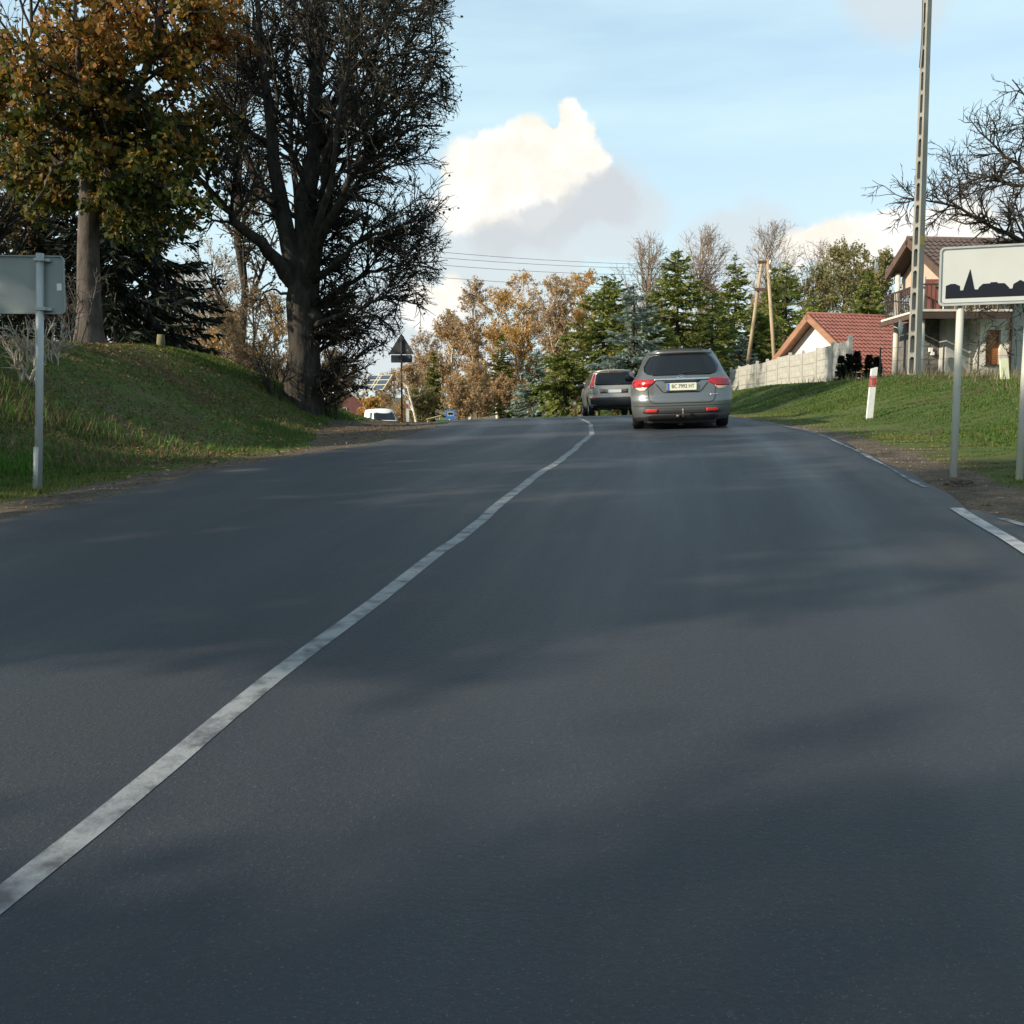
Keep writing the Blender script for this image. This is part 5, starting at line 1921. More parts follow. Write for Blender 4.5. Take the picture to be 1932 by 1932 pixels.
    for s, hw in ((-1, near), (1, far)):
        ln = hw / math.cos(ang)
        M = Matrix.Translation((0, 0, zt)) @ Matrix.Rotation(-ang * s, 4, 'X')
        y0, y1 = sorted((0.0, s * ln))
        MB().box(-0.06, 0.04, y0, y1, -0.24, 0.04, M).build("barge_board", TIMBER, holder)
        MB().box(0.04, 12.0, y0, y1, -0.10, -0.04, M).build("soffit", DARKW, holder)
    MB().box(0.0, 12.0, -near - 0.02, -near + 0.03, zt - sl_ * near - 0.22, zt - sl_ * near - 0.02).build("gutter_board", TIMBER, holder)
    MB().box(0.5, 0.62, -near + 0.2, far - 0.1, zt - sl_ * near - 0.25, zt - sl_ * near - 0.05).build("tie_beam", TIMBER, holder)
    g0 = zt - sl_ * (near - 0.25) - 0.1
    MB().prism([(-near + 0.3, g0), (far - 0.05, g0), (far - 0.05, zt - sl_ * far - 0.12), (0, zt - 0.16)], 0.66, 0.72, Matrix.Rotation(math.radians(90), 4, 'Z') @ Matrix.Scale(-1, 4, (0, 1, 0))).build("gable_boarding", material("gable_boards", (0.50, 0.42, 0.33), (0.42, 0.33, 0.25), rough=0.85, scale=2, stretch=(1, 1, 12)), holder)
    for (u, v, Y, r) in ((1657, 505, 41.6, 0.26), (1703, 618, 38.2, 0.30)):
        c = P(u, v, Y) - Vector((ox, oy, zg))
        m = MB()
        prof = [(0.0, 0.02), (0.02, r * 0.5), (0.06, r * 0.85), (0.10, r)]
        m.lathe_x(prof, 20)
        d = m.build("satellite_dish", POST_WHITE, t, c, (0, 0, math.radians(150)), True)
    return t


garage()
dwelling()


def wire_fence():
    Y = 35.0
    a, b = P(1660, 700, 36.5), P(1990, 700, 31.0)
    t = thing("wire_fence", "thin wire garden fence with dark posts in front of the balcony house", "fence", (a.x, a.y, Hs(a.x, a.y)))
    n = 6
    DK = material("fence_post_dark", (0.03, 0.035, 0.035), rough=0.7)
    tops = []
    for i in range(n):
        p = a.lerp(b, i / (n - 1))
        g = Hs(p.x, p.y) - Hs(a.x, a.y)
        q = Vector((p.x - a.x, p.y - a.y, g))
        MB().tube([q - Vector((0, 0, 0.3)), q + Vector((0, 0, 1.25))], 0.028, 6).build("post", DK, t)
        tops.append(q)
    for h in (0.3, 0.75, 1.2):
        MB().tube([q + Vector((0, 0, h)) for q in tops], 0.005, 4).build("wire", DK, t)


wire_fence()


def solar_tracker():
    Y = 96.0
    c = P(709, 722, Y)
    g = Hs(c.x, c.y)
    t = thing("solar_tracker", "tilted solar panel rack on a single mast above golden scrub", "solar panel", (c.x, c.y, g), math.radians(-22))
    FR = material("solar_frame", (0.66, 0.62, 0.46), rough=0.5, metal=0.2)
    PV = material("solar_cells", (0.045, 0.06, 0.085), (0.06, 0.08, 0.11), rough=0.2, scale=8)
    h = c.z - g
    MB().tube([(0, 0.1, -0.3), (0, 0.1, h - 0.2)], 0.12, 8).build("mast", FR, t)
    M = Matrix.Translation((0, 0, h)) @ Matrix.Rotation(math.radians(38), 4, 'X')
    W, Hh = 2.5, 2.3
    fr = MB()
    for x in (-W / 2, -0.16, 0.16, W / 2):
        fr.box(x - 0.035, x + 0.035, -Hh / 2, Hh / 2, -0.06, 0.045, M)
    for k in range(4):
        y = -Hh / 2 + Hh * k / 3
        fr.box(-W / 2, W / 2, y - 0.04, y + 0.04, -0.07, 0.05, M)
    fr.build("frame", FR, t)
    for k in range(3):
        for (xa, xb) in ((-W / 2 + 0.04, -0.2), (0.2, W / 2 - 0.04)):
            y = -Hh / 2 + Hh * k / 3
            MB().box(xa, xb, y + 0.045, y + Hh / 3 - 0.045, -0.02, 0.02, M).build("panel", PV, t)


def bus_stop():
    Y = 80.0
    c = P(850, 782, Y)
    g = Hs(c.x, c.y)
    t = thing("bus_stop_sign", "blue bus stop sign with a white bus picture beyond the crest", "road sign", (c.x, c.y, g), math.radians(8))
    z = c.z - g
    BL = material("sign_blue", (0.05, 0.16, 0.42), (0.07, 0.19, 0.45), rough=0.5, scale=4)
    MB().tube([(0, 0.03, -0.3), (0, 0.03, z + 0.4)], 0.035, 8).build("post", GALV, t)
    pl = MB().prism(round_rect(-0.36, 0.36, z - 0.38, z + 0.34, 0.05), -0.012, 0.012).build("plate", BL, t)
    wh = MB().prism(round_rect(-0.24, 0.24, z - 0.12, z + 0.22, 0.03), -0.018, -0.012).build("white_field", SIGN_WHITE, pl)
    b = MB().prism(round_rect(-0.19, 0.19, z - 0.02, z + 0.15, 0.03), -0.022, -0.018)
    b.build("bus_picture", SIGN_BLACK, pl)
    for x in (-0.11, 0.11):
        MB().prism([(x + 0.04 * math.cos(k * math.pi / 5), z - 0.03 + 0.04 * math.sin(k * math.pi / 5)) for k in range(10)], -0.022, -0.018).build("wheel_picture", SIGN_BLACK, pl)


def far_bits():
    Y = 84.0
    c = P(835, 796, Y)
    g = Hs(c.x, c.y)
    t = thing("waste_container", "green waste container beside the bus stop", "container", (c.x, c.y, g))
    GR = material("container_green", (0.04, 0.17, 0.06), (0.05, 0.21, 0.07), rough=0.5, scale=3)
    top = c.z - g + 0.1
    MB().prism([(-0.42, 0.15), (0.42, 0.15), (0.5, top), (-0.5, top)], -0.4, 0.4).build("bin", GR, t)
    MB().prism([(-0.53, top + 0.004), (0.53, top + 0.004), (0.5, top + 0.07), (0, top + 0.12), (-0.5, top + 0.07)], -0.44, 0.44).build("lid", GR, t)
    for x in (-0.35, 0.35):
        MB().lathe_x([(0, 0.0), (0, 0.09), (0.06, 0.09), (0.06, 0)], 12, (x - 0.03, 0, 0.09)).build("wheel", RUBBER, t)
    c = P(821, 787, 86.0)
    g = Hs(c.x, c.y)
    t = thing("small_shelter", "small open shelter with a pale slanting roof next to the waste container", "shelter", (c.x, c.y, g))
    z = c.z - g
    WD = material("pale_timber", (0.45, 0.38, 0.24), (0.52, 0.44, 0.30), rough=0.8, scale=4)
    MB().box(-0.75, 0.55, -0.6, 0.6, -0.03, 0.03, Matrix.Translation((0, 0, z)) @ Matrix.Rotation(math.radians(-14), 4, 'Y')).build("roof", WD, t)
    for x, y, h in ((-0.6, -0.5, z - 0.18), (-0.6, 0.5, z - 0.18), (0.42, -0.5, z + 0.06), (0.42, 0.5, z + 0.06)):
        MB().box(x - 0.04, x + 0.04, y - 0.04, y + 0.04, -0.2, h).build("post", WD, t)
    # cottage in the valley
    Yc = 118.0
    c = P(640, 775, Yc)
    g = Hs(c.x, c.y)
    t = thing("valley_cottage", "small dull red cottage with a pale roof in the valley behind the bank", "house", (c.x, c.y, g), math.radians(15))
    w, d = 2.6, 3.5
    ze = c.z - g + 0.6
    MB().prism([(-w, -0.5), (w, -0.5), (w, ze), (0, ze + 1.9), (-w, ze)], -d, d).build("wall", material("dull_red_wall", (0.25, 0.10, 0.085), (0.20, 0.08, 0.07), rough=0.9, scale=2), t)
    rf = material("pale_sheet_roof", (0.55, 0.54, 0.50), (0.46, 0.45, 0.42), rough=0.7, scale=2)
    a = math.atan2(1.9, w)
    for s in (-1, 1):
        M = Matrix.Translation((0, 0, ze + 1.98)) @ Matrix.Rotation(s * a, 4, 'Y')
        x0, x1 = sorted((0, s * (w / math.cos(a) + 0.3)))
        MB().box(x0, x1, -d - 0.3, d + 0.3, -0.05, 0.05, M).build("roof", rf, t)
    f = MB().box(-0.5, 0.5, -d - 0.05, -d + 0.02, ze - 1.5, ze - 0.3).build("window", material("window_frame_white", (0.7, 0.7, 0.68), rough=0.6), t)
    MB().box(-0.42, 0.42, -d - 0.06, -d - 0.04, ze - 1.42, ze - 0.38).build("pane", GLASS_DARK, f)


solar_tracker()
bus_stop()
far_bits()

# ------------------------------------------------------------------ trees and shrubs further off
# conifers right of the road
conifer(1279, 468, 60, 4.9, "tallest green spruce, rising behind the grey estate car", NEEDLE_GREEN, 31, dens=1.1)
conifer(1140, 517, 66, 4.4, "tall green spruce to the left of the silvery blue one", NEEDLE_GREEN, 32)
conifer(1160, 514, 71, 4.0, "green spruce close behind the silvery blue spruce", NEEDLE_GREEN, 33)
conifer(1066, 630, 64, 3.0, "young green spruce between the small blue spruce and the tall ones", NEEDLE_GREEN, 34)
conifer(1196, 532, 53.5, 3.2, "tall silvery blue spruce behind the bronze car", NEEDLE_BLUE, 35, "blue_spruce", "spruce", droop=0.3)
conifer(1012, 656, 74, 2.3, "small silvery blue spruce standing alone at the road bend", NEEDLE_BLUE, 36, "blue_spruce", "spruce", dens=1.3, droop=0.25)
conifer(1389, 474, 82, 4.2, "dark spruce with a russet top behind the wooden pole", NEEDLE_GREEN, 37, droop=0.45)
conifer(1484, 490, 74, 4.2, "green spruce just right of the wooden pole", NEEDLE_GREEN, 38)
conifer(1462, 500, 80, 3.6, "slim green spruce seen between the legs of the wooden pole", NEEDLE_GREEN, 39)
conifer(1345, 548, 62, 3.8, "spruce filling in to the right of the tallest spruce", NEEDLE_GREEN, 40)
conifer(1425, 570, 64, 3.6, "low spruce behind the far end of the slab fence", NEEDLE_GREEN, 41, dens=1.2)
conifer(1535, 555, 66, 3.8, "dark bushy spruce behind the ridge of the red roof", NEEDLE_GREEN, 42)
conifer(1640, 510, 62, 3.2, "spruce with rusty boughs left of the balcony house", NEEDLE_GREEN, 43)
conifer(1238, 590, 55, 3.0, "young spruce in front of the silvery blue one", NEEDLE_GREEN, 44)
conifer(1400, 630, 60, 1.7, "pale bluish juniper low behind the slab fence", NEEDLE_BLUE, 45, "juniper", "juniper", dens=1.4, droop=0.1)
conifer(945, 625, 96, 2.3, "dark green pine among the orange birches", NEEDLE_GREEN, 46, "pine_tree", "pine", droop=0.1)
conifer(818, 660, 92, 1.5, "narrow green pine to the right of the triangular sign", NEEDLE_GREEN, 47, "pine_tree", "pine", droop=0.1)
# dark conifers on the left bank behind the maple
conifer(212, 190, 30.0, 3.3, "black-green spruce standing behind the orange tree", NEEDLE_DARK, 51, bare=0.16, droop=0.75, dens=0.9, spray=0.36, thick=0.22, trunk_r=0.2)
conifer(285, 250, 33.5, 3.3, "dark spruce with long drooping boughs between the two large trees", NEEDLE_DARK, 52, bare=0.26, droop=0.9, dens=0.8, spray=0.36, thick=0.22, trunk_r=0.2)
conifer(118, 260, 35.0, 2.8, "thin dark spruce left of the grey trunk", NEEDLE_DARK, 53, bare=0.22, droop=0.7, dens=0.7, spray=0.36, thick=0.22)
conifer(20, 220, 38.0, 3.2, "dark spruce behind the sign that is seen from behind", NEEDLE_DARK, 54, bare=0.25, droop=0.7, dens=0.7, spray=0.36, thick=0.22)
back = dict(trunk_r=0.2, n1=24, n2=200, n3=1200, nleaf=4200, leaf=(0.09, 0.17), fork=0.2, up=0.5, ang=(38, 10), droop=0.6, tip=0.006)
for i, (u, v, Y, w, lab, lm) in enumerate((
        (432, -60, 45, 3.6, "tall olive-brown tree between the orange tree and the huge bare tree", LEAF_DIM),
        (60, -150, 36, 4.2, "tall dim brown tree behind the orange tree", LEAF_DIM),
        (-60, 60, 30, 3.6, "dim reddish tree left of the orange tree", LEAF_DIM))):
    broadleaf(u, v, Y, w, lab, BARK_DARK, lm, 220 + i, "dim_tree", "tree", None, TWIG, **back)
# thujas by the drive
for i, (u, v, Y) in enumerate(((1588, 672, 36.0), (1602, 668, 36.4), (1617, 662, 36.2), (1640, 670, 36.8), (1655, 673, 37.2))):
    tp, cp = spruce_parts(60 + i, P(u, v, Y).z - Hs(P(u, v, Y).x, Y) + 0.05, 0.24, 0.0, 9.0, 0.03, 0.02, 0.13, 0.45, 0.45)
    p = P(u, v, Y)
    plant("thuja", ("low black-green thuja against the end post of the slab fence", "second low thuja from the end of the slab fence", "tallest of the low thujas below the red roof", "low thuja in front of the drive below the red roof", "low thuja next to the tall column of the balcony house")[i], "thuja", (p.x, p.y, Hs(p.x, p.y) - 0.05), tp, cp, BARK_DARK, NEEDLE_DARK, "thujas below the red roof")

# orange birches beyond the bend
birch = dict(trunk_r=0.19, n1=30, n2=220, n3=1300, nleaf=8500, leaf=(0.11, 0.22), fork=0.22, up=0.5, ang=(34, 8), droop=1.2, tip=0.006)
for i, (u, v, Y, w, lab, lm) in enumerate((
        (886, 524, 92, 2.3, "slender pale-stemmed birch with thin brown foliage, leftmost of the birches", LEAF_BROWN),
        (985, 520, 98, 3.1, "birch with bright orange leaves and a pale stem above the dark pine", LEAF_GOLD),
        (940, 545, 104, 3.0, "golden birch behind the dark pine", LEAF_GOLD),
        (1050, 526, 94, 3.0, "rusty brown birch with a white stem above the small blue spruce", LEAF_BROWN),
        (1098, 513, 102, 3.2, "orange birch beside the tall spruces", LEAF_GOLD),
        (850, 590, 96, 2.6, "low brown birch behind the narrow pine", LEAF_BROWN),
        (800, 630, 110, 3.0, "greyish brown birch above the triangular sign's post", LEAF_BROWN))):
    broadleaf(u, v, Y, w, lab, BARK_BIRCH, lm, 70 + i, "birch_tree", "birch", "birches beyond the bend", TWIG_TAN, **birch)
# bare crowns behind the spruces
bare = dict(trunk_r=0.17, n1=46, n2=330, n3=1300, nleaf=0, fork=0.16, up=0.75, ang=(34, 9), tip=0.009, twigs=1600)
for i, (u, v, Y, w, lab) in enumerate((
        (1212, 448, 96, 4.6, "bare fan-shaped tree behind the silvery blue spruce"),
        (1325, 438, 98, 4.6, "tall bare tree right of the tallest spruce"),
        (1462, 430, 104, 4.8, "bare tree standing behind the top of the wooden pole"),
        (1545, 455, 104, 4.2, "bare tree between the wooden pole and the olive trees"))):
    broadleaf(u, v, Y, w, lab, TWIG_TAN, None, 90 + i, "bare_tree", "tree", "bare trees behind the spruces", TWIG_TAN, **bare)
olive = dict(trunk_r=0.16, n1=22, n2=170, n3=900, nleaf=10000, leaf=(0.13, 0.24), fork=0.12, up=0.4, ang=(40, 10), droop=0.7, tip=0.006)
for i, (u, v, Y, w, lab, lm) in enumerate((
        (1590, 468, 90, 4.2, "olive leaved tree above the middle of the red roof", LEAF_OLIVE),
        (1530, 500, 86, 3.8, "dull olive tree behind the apex of the red roof", LEAF_OLIVE),
        (1655, 472, 80, 3.4, "yellow-green tree close to the balcony house", LEAF_OLIVE),
        (1170, 560, 108, 3.4, "orange tree glimpsed behind the silvery blue spruce", LEAF_GOLD),
        (1250, 545, 108, 3.6, "tan leaved tree behind the tallest spruce", LEAF_BROWN),
        (1355, 540, 108, 3.6, "rust coloured tree right of the tallest spruce", LEAF_BROWN),
        (1435, 555, 108, 3.4, "brown tree behind the legs of the wooden pole", LEAF_BROWN))):
    broadleaf(u, v, Y, w, lab, BARK_DARK, lm, 110 + i, "leafy_tree", "tree", None, **olive)
# low scrub and small trees in the valley
scrub = dict(trunk_r=0.05, n1=16, n2=120, n3=700, nleaf=5000, leaf=(0.11, 0.22), fork=0.05, up=0.5, ang=(36, 12), droop=0.6, tip=0.007)
for i, (u, v, Y, w, lab, lm) in enumerate((
        (900, 690, 88, 2.6, "brown scrub below the leftmost birch", LEAF_BROWN),
        (865, 715, 84, 2.4, "tan scrub behind the bus stop sign", LEAF_BROWN),
        (955, 715, 86, 2.4, "brown scrub left of the small blue spruce", LEAF_BROWN),
        (800, 730, 88, 2.2, "olive scrub beside the leaning pale trunk", LEAF_OLIVE),
        (745, 700, 108, 2.8, "brown thicket behind the post of the triangular sign", LEAF_BROWN),
        (775, 690, 104, 2.6, "tan thicket right of the post of the triangular sign", LEAF_BROWN),
        (703, 752, 92, 1.7, "golden bush under the solar panel rack", LEAF_GOLD),
        (675, 705, 128, 2.6, "orange tree left of the solar panel rack", LEAF_GOLD),
        (650, 700, 125, 3.0, "rust coloured tree above the valley cottage", LEAF_BROWN),
        (725, 715, 130, 3.2, "brown tree behind the solar panel rack", LEAF_BROWN),
        (1030, 700, 90, 2.4, "orange scrub behind the small blue spruce", LEAF_GOLD),
        (1110, 770, 50, 0.9, "yellowing bush behind the wheels of the bronze car", LEAF_OLIVE),
        (1165, 765, 52, 1.1, "low yellow-green bush ahead of the bronze car", LEAF_OLIVE),
        (1000, 590, 112, 3.2, "orange tree filling in behind the birches", LEAF_GOLD),
        (1070, 600, 112, 3.2, "russet tree filling in behind the young spruce", LEAF_BROWN))):
    broadleaf(u, v, Y, w, lab, TWIG_TAN, lm, 130 + i, "shrub" if v > 640 else "leafy_tree", "shrub" if v > 640 else "tree", None, TWIG_TAN, **scrub)
# leaning pale trunk
lp = P(838, 806, 86)
broadleaf(795, 700, 86, 1.0, "leaning pale birch with almost no leaves beside the bus stop", BARK_BIRCH, LEAF_BROWN, 160, "leaning_birch", "birch", None, TWIG_TAN, trunk_r=0.12, n1=10, n2=40, n3=150, nleaf=260, fork=0.4, lean=-1.6)
# rust thicket behind the left bank
thick = dict(trunk_r=0.08, n1=20, n2=200, n3=1400, nleaf=3800, leaf=(0.07, 0.14), fork=0.04, up=0.6, ang=(34, 12), droop=0.4, tip=0.006)
for i, (u, v, Y, w, lab, lm) in enumerate((
        (330, 500, 56, 2.7, "tall tan thicket behind the drooping dark spruce", LEAF_BROWN),
        (400, 470, 60, 2.9, "tall brown thicket right of the drooping dark spruce", LEAF_BROWN),
        (470, 530, 43, 1.9, "brown thicket left of the huge bare tree's trunk", LEAF_BROWN),
        (515, 560, 52, 1.9, "orange-brown bush against the huge bare tree's trunk", LEAF_GOLD),
        (440, 600, 48, 2.0, "sunlit orange bush showing above the bank", LEAF_GOLD),
        (365, 600, 50, 2.2, "tan bush showing above the bank by the stub post", LEAF_BROWN),
        (250, 560, 54, 2.6, "brown bush seen past the grey trunk", LEAF_BROWN),
        (130, 560, 60, 2.8, "yellowish bush between the sign back and the grey trunk", LEAF_OLIVE),
        (40, 480, 58, 3.2, "brown tree behind the sign that is seen from behind", LEAF_BROWN),
        (625, 660, 60, 1.5, "brown bush right of the huge bare tree's foot", LEAF_BROWN))):
    broadleaf(u, v, Y, w, lab, TWIG_TAN, lm, 170 + i, "thicket_bush", "shrub", None, TWIG_TAN, **thick)


def bare_garden_tree():
    """the leafless tree whose trunk stands just right of the house front"""
    base = P(2080, 700, 34.0)
    g = Hs(base.x, base.y)
    rng = np.random.default_rng(77)
    o = Vector((base.x, base.y, g))

    def q(u, v, dy=0.0):
        p = P(u, v, 34.0 + dy) - o
        return (p.x, p.y, p.z)
    limbs = [
        ([(0, 0, -0.1), q(2075, 560), q(2068, 470)], 0.26, 0.20),
        ([q(2068, 480), q(2000, 470, -.3), q(1930, 455, -.6), q(1880, 430, -.9), q(1830, 400, -1.1), q(1790, 385, -1.3), q(1750, 378, -1.4), q(1700, 372, -1.5)], 0.13, 0.015),
        ([q(2068, 480), q(2010, 410, .2), q(1960, 350, .3), q(1915, 310, .4), q(1870, 270, .5), q(1830, 225, .6)], 0.14, 0.015),
        ([q(2066, 470), q(2030, 360, -.4), q(1985, 270, -.8), q(1945, 200, -1), q(1910, 150, -1.1)], 0.14, 0.015),
        ([q(2066, 470), q(2060, 330, .3), q(2040, 210, .5), q(2020, 90, .6)], 0.15, 0.02),
        ([q(2070, 470), q(2120, 360, .3), q(2170, 230, .5), q(2200, 120, .6)], 0.14, 0.02),
        ([q(1930, 455, -.6), q(1900, 500, -.8), q(1860, 540, -1), q(1840, 590, -1.1)], 0.04, 0.008),
        ([q(1960, 350, .3), q(1900, 345, .8), q(1840, 335, 1.1), q(1790, 320, 1.3)], 0.07, 0.01),
        ([q(1985, 470, -.3), q(1950, 540, -1.2), q(1900, 600, -1.6), q(1850, 650, -1.8)], 0.04, 0.008),
    ]
    L1, R1 = lines(limbs, 12)
    L1[:, 1:-1] += rng.normal(0, 0.06, L1[:, 1:-1].shape)
    w = np.linalg.norm(np.diff(L1, axis=1), axis=2).sum(1)
    w[0] = 0
    L2, R2 = sprout(rng, L1, R1, 210, (0.8, 2.2), (50, 14), 0.5, 0.007, 6, 0.15, 0.24, 0.15, 1, None, w)
    L3, R3 = sprout(rng, L2, R2, 1500, (0.35, 1.0), (48, 16), 0.6, 0.006, 5, 0.1, 0.26, 0.1, 1)
    L4, R4 = sprout(rng, L3, R3, 3800, (0.15, 0.42), (45, 16), 0.8, 0.005, 3, 0.1, 0.2, 0.1, 1)
    plant("bare_garden_tree", "leafless crooked tree spreading over the roof of the balcony house", "tree", o, [tubes(L1, R1, 8)], [tubes(L2, R2, 4), tubes(L3, R3, 3), tubes(L4, R4, 3)], BARK_DARK, TWIG)


bare_garden_tree()


def pale_shrub(u, v, Y, h, seed, label, mat, n=9, thick=0.02):
    rng = np.random.default_rng(seed)
    b = P(u, v, Y)
    g = Hs(b.x, b.y)
    specs = []
    for i in range(n):
        az = rng.uniform(0, 2 * math.pi)
        s = rng.uniform(0.25, 0.8)
        hh = h * rng.uniform(0.6, 1.1)
        specs.append(([(0.1 * math.cos(az), 0.1 * math.sin(az), -0.1), (0.4 * s * math.cos(az) * h, 0.4 * s * math.sin(az) * h, hh * 0.5), (0.8 * s * math.cos(az) * h, 0.8 * s * math.sin(az) * h, hh)], thick * rng.uniform(0.6, 1.3), 0.006))
    L1, R1 = lines(specs, 7)
    L1[:, 1:] += rng.normal(0, 0.03 * h, L1[:, 1:].shape)
    L2, R2 = sprout(rng, L1, R1, n * 5, (0.2 * h, 0.5 * h), (38, 12), 0.7, 0.004, 5, 0.3, 0.12, 0.2, 1)
    L3, R3 = sprout(rng, L2, R2, n * 16, (0.08 * h, 0.25 * h), (38, 12), 0.7, 0.003, 4, 0.2, 0.14, 0.2, 1)
    plant("leafless_shrub", label, "shrub", (b.x, b.y, g), [tubes(L1, R1, 6)], [tubes(L2, R2, 4), tubes(L3, R3, 3)], mat, mat, None, ('stems', 'twigs'))


pale_shrub(48, 655, 15.5, 0.95, 201, "pale leafless shrub on the bank behind the sign's back", BARK_PALE, 10, 0.028)
pale_shrub(95, 650, 17.5, 0.7, 202, "small leafless shrub beside the leaning sign post", BARK_PALE, 6, 0.014)
pale_shrub(140, 635, 21.0, 1.6, 203, "thin leafless saplings in front of the grey trunk", BARK_GREY, 9, 0.016)
pale_shrub(520, 700, 26.0, 1.2, 204, "leafless brush at the left foot of the huge bare tree", TWIG, 14, 0.014)
pale_shrub(625, 735, 27.2, 1.0, 205, "leafless brush at the right foot of the huge bare tree", TWIG, 14, 0.012)

# stub post on the bank, boundary stake by the house, clod on the verge
p = P(303, 655, 26.0)
sp = MB().tube([(0, 0, -0.3), (0.01, 0, 0.22), (0.015, 0, 0.40)], [0.11, 0.105, 0.09], 9).build("stub_post", material("mossy_wood", (0.13, 0.12, 0.05), (0.19, 0.16, 0.08), rough=0.9, scale=9), None, (p.x, p.y, Hs(p.x, p.y)), smooth=True)
tag(sp, "short mossy stub post on top of the left bank", "post")
p = P(1896, 722, 24.0)
st = MB().prism([(-0.10, -0.3), (0.10, -0.3), (0.085, 0.50), (0.0, 0.52), (-0.10, 0.50)], -0.03, 0.03).build("boundary_stake", material("stake_pale_green", (0.55, 0.58, 0.38), (0.60, 0.62, 0.45), rough=0.7, scale=5), None, (p.x, p.y, Hs(p.x, p.y)), (0, math.radians(-5), 0))
tag(st, "pale flat boundary stake in the weeds below the balcony house", "post")


# ------------------------------------------------------------------ grass, weeds, litter, grit
def attr_color(me, cols):
    a = me.attributes.new('tint', 'FLOAT_COLOR', 'POINT')
    a.data.foreach_set('color', np.concatenate([cols, np.ones((len(cols), 1))], 1).astype(np.float32).ravel())


def tint_material(name, trans):
    m = bpy.data.materials.new(name)
    m.use_nodes = True
    nt = m.node_tree
    b = nt.nodes['Principled BSDF']
    nset(b, 'Roughness', 0.65)
    nset(b, 'Specular IOR Level', 0.2)
    at = nt.nodes.new('ShaderNodeAttribute')
    at.attribute_name = 'tint'
    nt.links.new(at.outputs['Color'], b.inputs['Base Color'])
    tr = nt.nodes.new('ShaderNodeBsdfTranslucent')
    nt.links.new(at.outputs['Color'], tr.inputs[0])
    ms = nt.nodes.new('ShaderNodeMixShader')
    nset(ms, 0, trans)
    nt.links.new(b.outputs[0], ms.inputs[1])
    nt.links.new(tr.outputs[0], ms.inputs[2])
    nt.links.new(ms.outputs[0], nt.nodes['Material Output'].inputs[0])
    return m


def patchy(x, y, s=1.0, ph=0.0):
    return (np.sin(x * 0.9 * s + 1.7 * np.sin(y * 0.6 * s + ph)) + np.sin(y * 1.1 * s + 1.3 * np.sin(x * 0.8 * s + 2 + ph)) + 0.6 * np.sin(x * 2.7 * s - y * 2.2 * s + ph)) / 2.6


def scatter(rng, n, x0, x1, y0, y1):
    return rng.uniform(x0, x1, n), rng.uniform(y0, y1, n)


